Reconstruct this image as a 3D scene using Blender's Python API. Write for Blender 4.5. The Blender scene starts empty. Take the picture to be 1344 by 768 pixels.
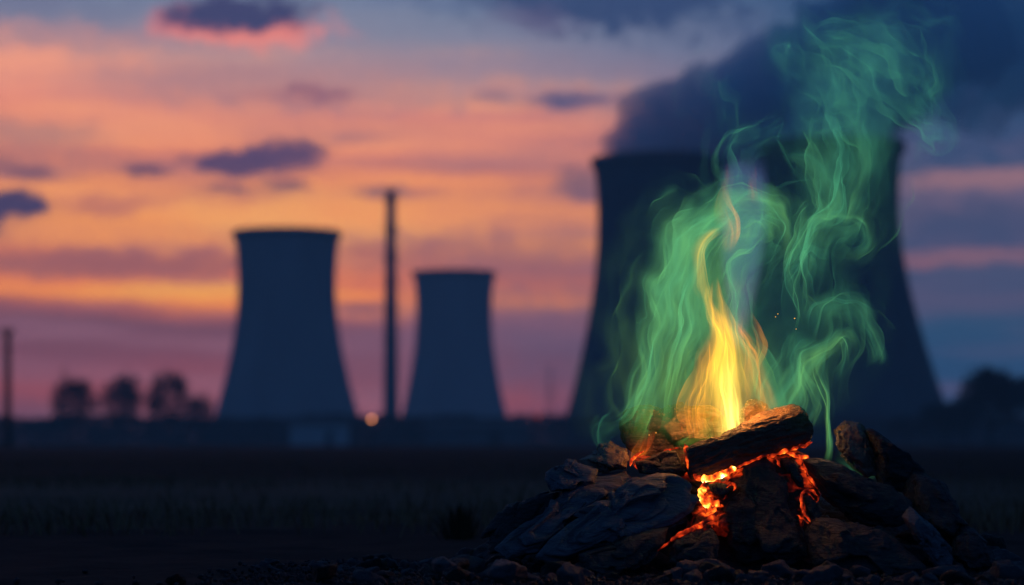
import bpy, bmesh, math, random
import numpy as np
from mathutils import Vector

C = bpy.context
S = C.scene
COL = S.collection
R = math.radians
RNG = np.random.default_rng(7)
random.seed(7)

# ------------------------------------------------------------------ camera
CAM_H = 0.34
LENS = 85.0
F = 1344 * LENS / 36.0                      # focal length in photograph pixels
cam_d = bpy.data.cameras.new('camera')
cam = bpy.data.objects.new('camera', cam_d)
COL.objects.link(cam)
cam.location = (0, 0, CAM_H)
cam.rotation_euler = (R(90), 0, 0)
cam_d.lens = LENS
cam_d.sensor_width = 36
cam_d.shift_y = (583 - 384) / 1344
cam_d.clip_start = 0.1
cam_d.clip_end = 20000
cam_d.dof.use_dof = True
cam_d.dof.focus_distance = 6.5
cam_d.dof.aperture_fstop = 2.3
S.camera = cam

S.render.engine = 'CYCLES'
S.view_settings.view_transform = 'Standard'
S.view_settings.look = 'None'
S.view_settings.exposure = 0.0
S.view_settings.gamma = 1.0
S.view_settings.use_curve_mapping = False
cy = S.cycles
cy.use_denoising = True
try:
    cy.denoiser = 'OPENIMAGEDENOISE'
except Exception:
    pass
cy.max_bounces = 8
cy.diffuse_bounces = 3
cy.glossy_bounces = 2
cy.volume_bounces = 5
cy.transparent_max_bounces = 160
cy.sample_clamp_indirect = 4.0
cy.sample_clamp_direct = 0.0
cy.use_adaptive_sampling = False


def P(px, py, d):
    """photograph pixel at depth d -> world point"""
    return np.array([(px - 672) / F * d, d, CAM_H + (583 - py) / F * d])


def lin(r, g, b):
    f = lambda c: c / 12.92 if c <= 0.04045 else ((c + 0.055) / 1.055) ** 2.4
    return (f(r / 255), f(g / 255), f(b / 255), 1.0)


# ------------------------------------------------------------------ node helper
class X:
    """a socket with arithmetic"""
    def __init__(self, nt, s):
        self.nt, self.s = nt, s

    def m(self, op, a=None, b=None):
        n = self.nt.nodes.new('ShaderNodeMath')
        n.operation = op
        for i, v in enumerate([self, a, b]):
            if v is None:
                continue
            if isinstance(v, X):
                self.nt.links.new(v.s, n.inputs[i])
            else:
                n.inputs[i].default_value = v
        return X(self.nt, n.outputs[0])

    def __add__(s, o): return s.m('ADD', o)
    def __sub__(s, o): return s.m('SUBTRACT', o)
    def __mul__(s, o): return s.m('MULTIPLY', o)
    def __truediv__(s, o): return s.m('DIVIDE', o)

    def ss(self, lo, hi, a=0.0, b=1.0):
        n = self.nt.nodes.new('ShaderNodeMapRange')
        n.interpolation_type = 'SMOOTHSTEP'
        self.nt.links.new(self.s, n.inputs[0])
        n.inputs[1].default_value = lo
        n.inputs[2].default_value = hi
        n.inputs[3].default_value = a
        n.inputs[4].default_value = b
        return X(self.nt, n.outputs[0])


def combine(nt, x, y, z):
    n = nt.nodes.new('ShaderNodeCombineXYZ')
    for i, v in enumerate((x, y, z)):
        if isinstance(v, X):
            nt.links.new(v.s, n.inputs[i])
        else:
            n.inputs[i].default_value = v
    return X(nt, n.outputs[0])


def noise(nt, vec, scale, detail=3, rough=0.5, out=0, dist=0.0):
    n = nt.nodes.new('ShaderNodeTexNoise')
    if vec is not None:
        nt.links.new(vec.s, n.inputs['Vector'])
    n.inputs['Scale'].default_value = scale
    n.inputs['Detail'].default_value = detail
    n.inputs['Roughness'].default_value = rough
    n.inputs['Distortion'].default_value = dist
    return X(nt, n.outputs[out])


def mixc(nt, fac, a, b, blend='MIX'):
    n = nt.nodes.new('ShaderNodeMix')
    n.data_type = 'RGBA'
    n.blend_type = blend
    for i, v in ((0, fac), (6, a), (7, b)):
        if isinstance(v, X):
            nt.links.new(v.s, n.inputs[i])
        else:
            n.inputs[i].default_value = v
    return X(nt, n.outputs[2])


def ramp(nt, fac, stops, interp='LINEAR'):
    n = nt.nodes.new('ShaderNodeValToRGB')
    cr = n.color_ramp
    cr.interpolation = interp
    while len(cr.elements) < len(stops):
        cr.elements.new(0.5)
    for e, (p, c) in zip(cr.elements, stops):
        e.position = p
        e.color = c
    nt.links.new(fac.s, n.inputs[0])
    return X(nt, n.outputs[0])


# ------------------------------------------------------------------ world: dusk sky with clouds, laid out by azimuth and elevation
SUN_AZ, SUN_EL = R(-5.0), R(1.5)
W = bpy.data.worlds.new('World')
S.world = W
W.use_nodes = True
nt = W.node_tree
nt.nodes.clear()
geo = nt.nodes.new('ShaderNodeNewGeometry')
sep = nt.nodes.new('ShaderNodeSeparateXYZ')
tc = nt.nodes.new('ShaderNodeTexCoord')
nt.links.new(tc.outputs['Generated'], sep.inputs[0])
dx, dy, dz = (X(nt, sep.outputs[i]) for i in range(3))
az = dx.m('ARCTAN2', dy)                    # 0 = towards the towers
el = dz.m('MINIMUM', 1.0).m('MAXIMUM', -1.0).m('ARCSINE')
u = az * F + 672.0                          # angular units: 3173 per radian
v = el * (-F) + 583.0
wv = combine(nt, u * (1 / 300.0), v * (1 / 85.0), 0.0)
n1 = noise(nt, wv, 1.0, 4, 0.55)
n2 = noise(nt, combine(nt, u * (1 / 120.0), v * (1 / 50.0), 3.7), 1.0, 4, 0.55)
n3 = noise(nt, combine(nt, u * (1 / 420.0), v * (1 / 42.0), 9.1), 1.0, 3, 0.5)
vw = v + (n1 - 0.5) * 70.0 + (n2 - 0.5) * 26.0 + (u - 300.0) * -0.035


def vramp(stops, lo=-700.0, hi=640.0):
    f = (vw - lo) / (hi - lo)
    return ramp(nt, f, [((p - lo) / (hi - lo), lin(*c)) for p, c in stops])


left = vramp([(-700, (38, 62, 108)), (-250, (64, 90, 124)), (-20, (92, 112, 138)), (50, (124, 122, 138)),
              (100, (200, 140, 122)), (150, (222, 132, 108)), (200, (236, 136, 96)), (250, (252, 150, 84)), (290, (255, 158, 76)),
              (335, (206, 112, 78)), (365, (230, 118, 70)), (392, (255, 144, 58)), (412, (168, 88, 76)), (430, (116, 72, 82)),
              (480, (128, 72, 82)), (520, (150, 74, 78)), (555, (120, 70, 82)), (590, (72, 62, 92))])
right = vramp([(-700, (18, 40, 78)), (-200, (26, 54, 92)), (0, (44, 70, 104)), (110, (58, 76, 112)), (190, (70, 80, 108)), (235, (104, 90, 112)),
               (290, (66, 76, 106)), (340, (66, 76, 104)), (390, (42, 74, 104)), (480, (36, 68, 102)), (590, (28, 48, 80))])
hfac = (u + (n1 - 0.5) * 320.0).ss(560, 1190)
sky = mixc(nt, hfac, left, right)
# long soft streaks of cloud
sky = mixc(nt, n3.ss(0.42, 0.66, 0, 0.6) * v.ss(60, 200) * hfac.ss(0.2, 1.0, 1.0, 0.3), sky, lin(146, 96, 110))
sky = mixc(nt, n3.ss(0.52, 0.30, 0, 0.5) * v.ss(40, 150) * v.ss(330, 420, 1, 0) * hfac.ss(0.0, 0.9, 1.0, 0.1), sky, lin(255, 166, 104))


WU = (n2 - 0.5) * 2.0 + (noise(nt, combine(nt, u * (1 / 30.0), v * (1 / 24.0), 1.3), 1.0, 4, 0.65) - 0.5) * 2.0
WV = (noise(nt, combine(nt, u * (1 / 42.0), v * (1 / 30.0), 7.9), 1.0, 5, 0.65) - 0.5) * 4.0


def blob(sky, cu, cv, ru, rv, col, a, soft=0.5, warp=1.0):
    X1 = (u - cu) / ru + WU * warp
    Y1 = (v - cv) / rv + WV * warp
    d = (X1 * X1 + Y1 * Y1).m('SQRT')
    return mixc(nt, d.ss(1 + soft, 1 - soft, 0, a), sky, lin(*col))


for b in [
    (400, 288, 170, 34, (255, 172, 88), 0.9, 0.8, 0.6), (120, 305, 150, 22, (255, 156, 76), 0.8, 0.8, 0.6), (560, 275, 170, 26, (255, 156, 84), 0.7, 0.8, 0.6),
    (40, 95, 120, 34, (238, 148, 112), 0.7, 0.8, 0.8), (600, 190, 190, 26, (226, 138, 108), 0.5, 0.8, 0.8), (250, 160, 200, 26, (232, 146, 108), 0.5, 0.8, 0.8),
    (20, 190, 110, 22, (146, 110, 112), 0.6, 0.8, 0.8), (20, 14, 130, 34, (96, 98, 124), 0.6, 0.8, 0.8), (270, 120, 130, 22, (170, 124, 122), 0.5, 0.8, 0.9),
    (160, 352, 270, 17, (156, 92, 88), 0.85, 0.6, 0.6), (640, 338, 150, 24, (156, 98, 98), 0.7, 0.7, 0.6), (260, 385, 120, 10, (255, 172, 70), 0.8, 0.8, 0.5),
    (680, 430, 160, 60, (104, 82, 104), 0.6, 0.8, 0.6), (490, 470, 130, 50, (130, 82, 96), 0.5, 0.8, 0.6),
    (120, 62, 190, 16, (146, 114, 124), 0.5, 0.9, 0.9), (340, 104, 170, 14, (156, 114, 120), 0.5, 0.9, 0.9), (520, 132, 150, 18, (148, 114, 122), 0.55, 0.9, 0.9), (450, 176, 120, 11, (184, 116, 108), 0.5, 0.9, 0.9),
    (640, 92, 170, 26, (126, 118, 136), 0.6, 0.9, 0.9), (60, 212, 130, 10, (186, 112, 100), 0.5, 0.9, 0.9), (680, 210, 120, 14, (176, 116, 112), 0.5, 0.9, 0.9), (250, 262, 100, 8, (206, 124, 92), 0.5, 0.9, 0.9),
    (900, 85, 170, 46, (106, 112, 136), 0.5, 0.8, 0.6), (985, 260, 80, 150, (56, 66, 98), 1.0, 0.5, 0.3),
    (330, 47, 106, 22, (226, 124, 108), 0.9, 0.45, 0.8), (250, 34, 50, 18, (206, 112, 110), 0.7, 0.5, 0.8), (318, 26, 100, 24, (58, 58, 90), 1.0, 0.4, 0.7),
    (800, 10, 170, 36, (44, 60, 94), 0.95, 0.6, 1.0), (690, 34, 60, 18, (88, 80, 108), 0.6, 0.7, 1.0), (560, 8, 90, 12, (92, 104, 132), 0.6, 0.7, 1.0),
    (296, 219, 58, 15, (82, 62, 92), 0.95, 0.45, 0.9), (366, 205, 62, 15, (82, 62, 92), 0.95, 0.45, 0.9), (335, 222, 84, 8, (96, 68, 92), 0.8, 0.5, 0.9),
    (372, 247, 34, 11, (118, 78, 92), 0.8, 0.6, 0.9), (298, 251, 30, 8, (136, 86, 92), 0.8, 0.6, 0.9),
    (18, 276, 46, 20, (74, 58, 86), 1.0, 0.4, 0.8), (-24, 288, 56, 30, (74, 58, 86), 1.0, 0.4, 0.7), (190, 230, 32, 9, (110, 74, 90), 0.85, 0.5, 0.9), (50, 236, 30, 9, (114, 78, 92), 0.75, 0.6, 0.9),
    (10, 226, 24, 11, (126, 84, 92), 0.6, 0.6, 0.9), (140, 276, 60, 13, (186, 106, 92), 0.7, 0.6, 0.9),
    (412, 128, 42, 11, (128, 82, 100), 0.75, 0.7, 0.9), (350, 133, 50, 8, (160, 104, 110), 0.6, 0.7, 0.9), (746, 134, 46, 11, (78, 76, 108), 0.9, 0.55, 0.9), (648, 130, 26, 9, (134, 104, 116), 0.7, 0.6, 0.9),
    (762, 242, 36, 16, (112, 86, 102), 0.8, 0.6, 0.9), (460, 185, 30, 9, (164, 108, 108), 0.6, 0.6, 0.9), (505, 254, 38, 8, (132, 88, 96), 0.75, 0.6, 0.9), (470, 404, 34, 7, (130, 78, 90), 0.7, 0.6, 0.8),
    (560, 254, 32, 7, (180, 112, 100), 0.5, 0.6, 0.9),
    (1290, 243, 100, 11, (160, 114, 116), 0.85, 0.7, 0.7), (1265, 340, 110, 10, (136, 96, 106), 0.85, 0.7, 0.7), (1190, 350, 50, 8, (146, 94, 102), 0.6, 0.7, 0.7),
    (1260, 295, 110, 26, (56, 70, 100), 0.7, 0.7, 0.7), (1290, 90, 190, 95, (18, 60, 90), 0.85, 0.7, 0.6), (1270, 190, 120, 32, (50, 70, 102), 0.7, 0.7, 0.7),
]:
    sky = blob(sky, *b)
# away from the sunset the dome is a clear blue dusk (Nishita sky, sun on the horizon behind the towers)
nish = nt.nodes.new('ShaderNodeTexSky')
nish.sky_type = 'NISHITA'
nish.sun_disc = False
nish.sun_elevation = SUN_EL
nish.sun_rotation = SUN_AZ
nish.air_density = 1.0
nish.dust_density = 0.5
nish.ozone_density = 4.0
dusk = mixc(nt, 1.0, X(nt, nish.outputs[0]), (0.030, 0.055, 0.088, 1), 'MULTIPLY')
dusk = mixc(nt, 1.0, dusk, (0.0085, 0.0225, 0.046, 1), 'ADD')
away = az.m('ABSOLUTE').ss(R(14), R(55)).m('MAXIMUM', el.ss(R(13), R(32)))
sky = mixc(nt, away, sky, dusk)
sky = mixc(nt, el.ss(R(-1), R(-6)), sky, (0.004, 0.006, 0.012, 1))
bg = nt.nodes.new('ShaderNodeBackground')
bg.inputs['Strength'].default_value = 1.95
nt.links.new(sky.s, bg.inputs['Color'])
wo = nt.nodes.new('ShaderNodeOutputWorld')
nt.links.new(bg.outputs[0], wo.inputs['Surface'])

sun_d = bpy.data.lights.new('sun', 'SUN')
sun_d.energy = 0.02
sun_d.angle = R(0.5)
sun_d.color = (1.0, 0.55, 0.3)
sun = bpy.data.objects.new('sun', sun_d)
COL.objects.link(sun)
sd = Vector((math.sin(SUN_AZ) * math.cos(SUN_EL), math.cos(SUN_AZ) * math.cos(SUN_EL), math.sin(SUN_EL)))
sun.rotation_euler = (-sd).to_track_quat('-Z', 'Y').to_euler()


# ------------------------------------------------------------------ mesh helpers
def tag(o, label=None, cat=None, group=None, kind=None):
    if label: o['label'] = label
    if cat: o['category'] = cat
    if group: o['group'] = group
    if kind: o['kind'] = kind
    return o


def empty(name, loc):
    o = bpy.data.objects.new(name, None)
    COL.objects.link(o)
    o.location = loc
    o.empty_display_size = 0.1
    return o


def mobj(name, verts, faces, m, parent=None, loc=(0, 0, 0), smooth=True):
    me = bpy.data.meshes.new(name)
    verts = np.asarray(verts, dtype=np.float64)
    me.from_pydata(verts.tolist(), [], [tuple(int(i) for i in f) for f in faces])
    if smooth:
        me.polygons.foreach_set('use_smooth', np.ones(len(me.polygons), dtype=bool))
    me.update()
    if m is not None:
        me.materials.append(m)
    o = bpy.data.objects.new(name, me)
    COL.objects.link(o)
    o.location = loc
    if parent is not None:
        o.parent = parent
    return o


class MB:
    """collects verts and faces"""
    def __init__(self):
        self.v, self.f = [], []

    def add(self, v, f):
        n = len(self.v)
        self.v.extend([tuple(p) for p in v])
        self.f.extend([tuple(i + n for i in q) for q in f])

    def box(self, c, s):
        x, y, z = c
        a, b, h = s[0] / 2, s[1] / 2, s[2] / 2
        v = [(x + i * a, y + j * b, z + k * h) for i in (-1, 1) for j in (-1, 1) for k in (-1, 1)]
        self.add(v, [(0, 1, 3, 2), (4, 6, 7, 5), (0, 4, 5, 1), (2, 3, 7, 6), (0, 2, 6, 4), (1, 5, 7, 3)])

    def tube(self, p0, p1, r0, r1, n=6, cap=True):
        p0, p1 = Vector(p0), Vector(p1)
        d = (p1 - p0).normalized()
        a = d.orthogonal().normalized()
        b = d.cross(a)
        v = []
        for p, r in ((p0, r0), (p1, r1)):
            for k in range(n):
                t = 2 * math.pi * k / n
                v.append(p + a * (r * math.cos(t)) + b * (r * math.sin(t)))
        f = [(k, (k + 1) % n, n + (k + 1) % n, n + k) for k in range(n)]
        if cap:
            f += [tuple(range(n))[::-1], tuple(range(n, 2 * n))]
        self.add(v, f)

    def build(self, name, m, parent=None, loc=(0, 0, 0), smooth=False):
        return mobj(name, self.v, self.f, m, parent, loc, smooth)


def lathe(prof, n=96):
    v, f = [], []
    for r, z in prof:
        for k in range(n):
            t = 2 * math.pi * k / n
            v.append((r * math.cos(t), r * math.sin(t), z))
    for i in range(len(prof) - 1):
        for k in range(n):
            k2 = (k + 1) % n
            f.append((i * n + k, i * n + k2, (i + 1) * n + k2, (i + 1) * n + k))
    return v, f


# gradient noise in numpy
_perm = np.random.default_rng(3).permutation(256)
_perm = np.concatenate([_perm, _perm, _perm])
_g = np.random.default_rng(4).normal(size=(256, 3))
_g /= np.linalg.norm(_g, axis=1, keepdims=True)


def perlin(p):
    p = np.asarray(p, float)
    i = np.floor(p).astype(int)
    f = p - i
    i &= 255
    w = f * f * f * (f * (f * 6 - 15) + 10)
    out = 0
    for a in (0, 1):
        for b in (0, 1):
            for c in (0, 1):
                h = _perm[_perm[_perm[(i[:, 0] + a) & 255] + ((i[:, 1] + b) & 255)] + ((i[:, 2] + c) & 255)]
                d = (_g[h] * (f - np.array([a, b, c]))).sum(1)
                wx = w[:, 0] if a else 1 - w[:, 0]
                wy = w[:, 1] if b else 1 - w[:, 1]
                wz = w[:, 2] if c else 1 - w[:, 2]
                out = out + d * wx * wy * wz
    return out * 1.6


def fbm(p, oct=4, gain=0.5):
    s, a, q = 0, 1.0, np.asarray(p, float)
    for k in range(oct):
        s = s + a * perlin(q + 17.3 * k)
        a *= gain
        q = q * 2.03
    return s


_ico = {}


def ico(sub):
    if sub not in _ico:
        bm = bmesh.new()
        bmesh.ops.create_icosphere(bm, subdivisions=sub, radius=1.0)
        bm.verts.ensure_lookup_table()
        v = np.array([q.co[:] for q in bm.verts])
        f = [tuple(x.index for x in fc.verts) for fc in bm.faces]
        bm.free()
        _ico[sub] = (v, f)
    return _ico[sub]


# ------------------------------------------------------------------ materials
def mat(name):
    m = bpy.data.materials.new(name)
    m.use_nodes = True
    m.node_tree.nodes.clear()
    out = m.node_tree.nodes.new('ShaderNodeOutputMaterial')
    return m, m.node_tree, out


def principled(nt, out, rough=0.7, spec=0.5):
    b = nt.nodes.new('ShaderNodeBsdfPrincipled')
    b.inputs['Roughness'].default_value = rough
    b.inputs['Specular IOR Level'].default_value = spec
    nt.links.new(b.outputs[0], out.inputs['Surface'])
    return b


def bump(nt, b, h, strength, dist):
    n = nt.nodes.new('ShaderNodeBump')
    n.inputs['Strength'].default_value = strength
    n.inputs['Distance'].default_value = dist
    nt.links.new(h.s, n.inputs['Height'])
    nt.links.new(n.outputs[0], b.inputs['Normal'])


def objco(nt):
    t = nt.nodes.new('ShaderNodeTexCoord')
    return X(nt, t.outputs['Object'])


def scaled(nt, vec, s, rot=(0, 0, 0)):
    n = nt.nodes.new('ShaderNodeMapping')
    n.inputs['Scale'].default_value = s
    n.inputs['Rotation'].default_value = rot
    nt.links.new(vec.s, n.inputs['Vector'])
    return X(nt, n.outputs[0])


def simple(name, c0, c1, scale, rough=0.8, bs=0.3, bd=0.05, spec=0.3, stretch=(1, 1, 1)):
    m, nt, out = mat(name)
    b = principled(nt, out, rough, spec)
    co = scaled(nt, objco(nt), stretch)
    n = noise(nt, co, scale, 5, 0.6)
    c = ramp(nt, n, [(0.3, (*c0, 1)), (0.7, (*c1, 1))])
    nt.links.new(c.s, b.inputs['Base Color'])
    if bs:
        bump(nt, b, noise(nt, co, scale * 4, 6, 0.65), bs, bd)
    return m


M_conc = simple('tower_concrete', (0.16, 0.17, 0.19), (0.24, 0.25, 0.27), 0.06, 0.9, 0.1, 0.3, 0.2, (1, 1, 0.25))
M_conc2 = simple('low_haze_concrete', (0.030, 0.048, 0.058), (0.055, 0.078, 0.09), 0.06, 0.9, 0.1, 0.3, 0.2, (1, 1, 0.25))  # darker concrete copy: thinner haze on the near towers put into the colour
M_conc_dk = simple('rim_concrete', (0.05, 0.055, 0.065), (0.09, 0.095, 0.11), 0.1, 0.9, 0.1, 0.3, 0.2)
M_stack = simple('stack_concrete', (0.10, 0.10, 0.12), (0.16, 0.16, 0.17), 0.3, 0.9, 0, 0, 0.2)
M_steel = simple('dark_steel', (0.03, 0.032, 0.036), (0.05, 0.05, 0.055), 2.0, 0.6, 0, 0, 0.4)
M_wood = simple('weathered_pole_wood', (0.04, 0.032, 0.026), (0.07, 0.055, 0.045), 6.0, 0.9, 0, 0, 0.2)
M_bark = simple('bark', (0.02, 0.016, 0.013), (0.04, 0.032, 0.026), 8.0, 0.9, 0.3, 0.02, 0.1)
M_twig = simple('twigs', (0.02, 0.017, 0.014), (0.035, 0.03, 0.025), 5.0, 0.95, 0, 0, 0.1)
M_leaf = simple('winter_foliage', (0.012, 0.016, 0.012), (0.03, 0.036, 0.024), 1.5, 0.9, 0, 0, 0.1)
M_shed = simple('pale_cladding', (0.30, 0.33, 0.36), (0.40, 0.43, 0.46), 0.4, 0.7, 0, 0, 0.3)
M_shed2 = simple('grey_cladding', (0.08, 0.09, 0.10), (0.13, 0.14, 0.15), 0.4, 0.7, 0, 0, 0.3)
M_roof = simple('dark_roof', (0.03, 0.032, 0.036), (0.05, 0.05, 0.055), 0.5, 0.7, 0, 0, 0.3)
M_drygrass = simple('dry_grass', (0.085, 0.060, 0.036), (0.16, 0.115, 0.07), 3.0, 0.9, 0, 0, 0.1)

# ground: dark ploughed soil, a paler stubble strip
m, nt, out = mat('field_soil')
b = principled(nt, out, 0.95, 0.1)
co = objco(nt)
s3 = nt.nodes.new('ShaderNodeSeparateXYZ')
nt.links.new(co.s, s3.inputs[0])
yy = X(nt, s3.outputs[1])
nn = noise(nt, scaled(nt, co, (0.5, 1, 1)), 0.7, 6, 0.6)
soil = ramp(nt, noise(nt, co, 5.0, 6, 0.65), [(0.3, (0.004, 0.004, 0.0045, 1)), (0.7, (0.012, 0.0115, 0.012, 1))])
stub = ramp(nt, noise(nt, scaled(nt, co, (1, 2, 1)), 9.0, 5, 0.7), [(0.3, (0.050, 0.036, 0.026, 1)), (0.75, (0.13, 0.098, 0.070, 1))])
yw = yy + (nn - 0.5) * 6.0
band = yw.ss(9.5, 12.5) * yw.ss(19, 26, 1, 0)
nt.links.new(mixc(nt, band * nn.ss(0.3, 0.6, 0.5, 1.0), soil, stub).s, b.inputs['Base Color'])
bump(nt, b, noise(nt, co, 12.0, 6, 0.7), 0.6, 0.02)
M_soil = m


def coal_material(name, dark, lightc, scale=9.0, stretch=(1, 1, 4), rot=(0.3, 0.5, 0), bs=0.7, bd=0.012, rough=(0.5, 0.85), spec=0.4):
    m, nt, out = mat(name)
    b = principled(nt, out, 0.7, spec)
    co = objco(nt)
    st = scaled(nt, co, stretch, rot)
    g = noise(nt, st, scale * 2.2, 8, 0.65, dist=0.6)
    h = noise(nt, co, scale * 0.8, 6, 0.6)
    c = ramp(nt, g * 0.6 + h * 0.4, [(0.32, (*dark, 1)), (0.55, tuple((np.array(dark) * 0.5 + np.array(lightc) * 0.5)) + (1,)), (0.72, (*lightc, 1))])
    nt.links.new(c.s, b.inputs['Base Color'])
    nt.links.new(h.ss(0.3, 0.7, rough[0], rough[1]).s, b.inputs['Roughness'])
    fine = noise(nt, co, scale * 9, 5, 0.7)
    bump(nt, b, g * 1.0 + fine * 0.45, bs, bd)
    return m


M_coal = coal_material('coal_rock', (0.006, 0.007, 0.010), (0.024, 0.028, 0.040), bs=1.0, bd=0.016, spec=0.25)
M_coal2 = coal_material('firelit_brown_rock', (0.035, 0.028, 0.025), (0.15, 0.115, 0.10), 7.0, (1, 1, 2.2), (0.8, 0.2, 0.4))  # warm firelight on these coals is partly put into the brown base
M_log = coal_material('charred_wood', (0.012, 0.010, 0.009), (0.11, 0.08, 0.06), 9.0, (0.5, 5, 5), (0, R(-17), 0), 0.9, 0.010)
M_slab = coal_material('sky_sheen_rock', (0.018, 0.023, 0.034), (0.085, 0.105, 0.145), 8.0, (0.7, 2, 3), (0.2, R(-35), 0.1), 0.9, 0.014, spec=0.3)  # blue sheen of the sky is put into this base colour

# ------------------------------------------------------------------ ground
gx = np.concatenate([-np.geomspace(6000, 6, 30), np.linspace(-5.5, 5.5, 90), np.geomspace(6, 6000, 30)])
gy = np.concatenate([np.linspace(-20, 3.5, 16), np.linspace(4, 16, 130), np.geomspace(16.6, 6000, 60)])
GX, GY = np.meshgrid(gx, gy)
pp = np.stack([GX.ravel(), GY.ravel(), np.zeros(GX.size)], 1)
fade = np.clip((120 - np.hypot(pp[:, 0], pp[:, 1])) / 60, 0, 1)
zz = fade * (0.014 * fbm(pp * 1.1, 3) + 0.012 * fbm(pp * 5.5, 3))
pp[:, 2] = zz
nx = len(gx)
fs = [(j * nx + i, j * nx + i + 1, (j + 1) * nx + i + 1, (j + 1) * nx + i) for j in range(len(gy) - 1) for i in range(nx - 1)]
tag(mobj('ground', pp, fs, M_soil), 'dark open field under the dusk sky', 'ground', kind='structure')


# ------------------------------------------------------------------ cooling towers
def tower(px, topy, d, waist, waist_y, bscale, rim_half, label, mc=None):
    k = d / F
    base_y = 583
    H = (base_y - topy) * k + CAM_H
    z0 = (base_y - waist_y) * k
    r0, bz = waist * k, bscale * k
    root = empty('cooling_tower', ((px - 672) * k, d, 0))
    tag(root, label, 'cooling tower', 'cooling towers of the power station')
    zs = np.linspace(0.0, H, 48)
    rr = r0 * np.sqrt(1 + ((zs - z0) / bz) ** 2)
    outer = list(zip(rr, zs))
    inner = [(r - 0.9, z) for r, z in outer[::-1]]
    v, f = lathe(outer + inner, 128)
    mobj('shell', v, f, mc or M_conc, root)
    rt = rr[-1]
    z1 = H - 4.2
    prof = [(rt + 0.02, z1), (rt + 0.9, z1 + 0.5), (rt + 0.95, H + 0.05), (rt - 0.2, H + 0.3), (rt - 1.1, H + 0.3), (rt - 1.1, H - 1.5)]
    v, f = lathe(prof, 128)
    mobj('rim', v, f, M_conc_dk, root)
    v, f = lathe([(rr[0] + 0.05, 0), (rr[0] + 1.6, 0), (rr[0] + 1.6, 1.4), (rr[0] + 0.6, 1.8), (rr[0] - 0.3, 1.8)], 128)
    mobj('basin', v, f, M_conc_dk, root)
    return root


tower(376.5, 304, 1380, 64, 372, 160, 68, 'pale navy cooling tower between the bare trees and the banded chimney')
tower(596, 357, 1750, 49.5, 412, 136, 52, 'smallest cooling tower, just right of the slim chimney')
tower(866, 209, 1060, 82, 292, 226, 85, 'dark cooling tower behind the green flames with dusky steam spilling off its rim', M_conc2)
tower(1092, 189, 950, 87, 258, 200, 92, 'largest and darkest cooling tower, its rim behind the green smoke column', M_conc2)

# ------------------------------------------------------------------ chimney stack
d = 1300
k = d / F
ch = empty('chimney', ((513 - 672) * k, d, 0))
tag(ch, 'slim tall banded chimney standing between the two left cooling towers', 'chimney')
H = (583 - 250) * k
v, f = lathe([(4.6, 0), (3.8, H * 0.35), (3.0, H * 0.75), (2.6, H), (1.8, H), (1.6, H - 4)], 32)
mobj('stack', v, f, M_stack, ch)
for zf in (0.40, 0.52, 0.63, 0.73, 0.84, 0.955):
    z = H * zf
    r = 3.6 - 0.85 * zf
    v, f = lathe([(r, z), (r + 0.8, z + 0.3), (r + 0.8, z + 2.2), (r + 0.65, z + 2.2), (r + 0.65, z + 0.6), (r, z + 0.5)], 24)
    mobj('platform', v, f, M_steel, ch)
v, f = lathe([(2.62, H - 1.6), (3.2, H - 1.2), (3.2, H + 0.4), (1.8, H + 0.4)], 24)
mobj('cap', v, f, M_steel, ch)

# ------------------------------------------------------------------ far pylon
d = 1500
k = d / F
py_ = empty('pylon', ((722 - 672) * k, d, 0))
tag(py_, 'faint thin lattice pylon on the horizon left of the dark towers', 'pylon')
H = (583 - 474) * k
mb = MB()
for sx in (-1, 1):
    for sy in (-1, 1):
        mb.tube((sx * 3, sy * 3, 0), (sx * 0.7, sy * 0.7, H * 0.72), 0.22, 0.18, 5)
        mb.tube((sx * 0.7, sy * 0.7, H * 0.72), (0, 0, H), 0.18, 0.12, 5)
for q in range(8):
    z0, z1 = H * 0.09 * q, H * 0.09 * (q + 1)
    w0, w1 = 3 - 2.3 * z0 / (H * .72), 3 - 2.3 * z1 / (H * .72)
    for sy in (-1, 1):
        mb.tube((-w0, sy * w0, z0), (w1, sy * w1, z1), 0.1, 0.1, 4)
        mb.tube((w0, sy * w0, z0), (-w1, sy * w1, z1), 0.1, 0.1, 4)
        mb.tube((sy * w0, -w0, z0), (sy * w1, w1, z1), 0.1, 0.1, 4)
mb.build('lattice', M_steel, py_)
for zf, w in ((0.62, 6.5), (0.74, 5.5), (0.86, 4.5)):
    mb = MB()
    mb.tube((-w, 0, H * zf), (0, 0, H * zf + 0.9), 0.12, 0.2, 4)
    mb.tube((w, 0, H * zf), (0, 0, H * zf + 0.9), 0.12, 0.2, 4)
    mb.tube((-w, 0, H * zf), (w, 0, H * zf), 0.12, 0.12, 4)
    mb.build('cross_arm', M_steel, py_)

# ------------------------------------------------------------------ pole at the left edge
d = 260
k = d / F
po = empty('utility_pole', ((10 - 672) * k, d, 0))
tag(po, 'dark utility pole with a short crossarm at the left edge of the field', 'utility pole')
H = (583 - 427) * k
mb = MB(); mb.tube((0, 0, 0), (0, 0, H), 0.42, 0.34, 12); mb.build('post', M_wood, po, smooth=False)
mb = MB(); mb.box((0, -0.42, H - 0.5), (1.5, 0.18, 0.24)); mb.build('crossarm', M_wood, po)
for x in (-0.6, 0.6):
    v, f = lathe([(0.05, 0), (0.05, 0.1), (0.12, 0.12), (0.12, 0.2), (0.07, 0.24), (0.11, 0.28), (0.05, 0.36), (0.0, 0.37)], 10)
    mobj('insulator', v, f, M_steel, po, (x, -0.42, H - 0.38))

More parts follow.
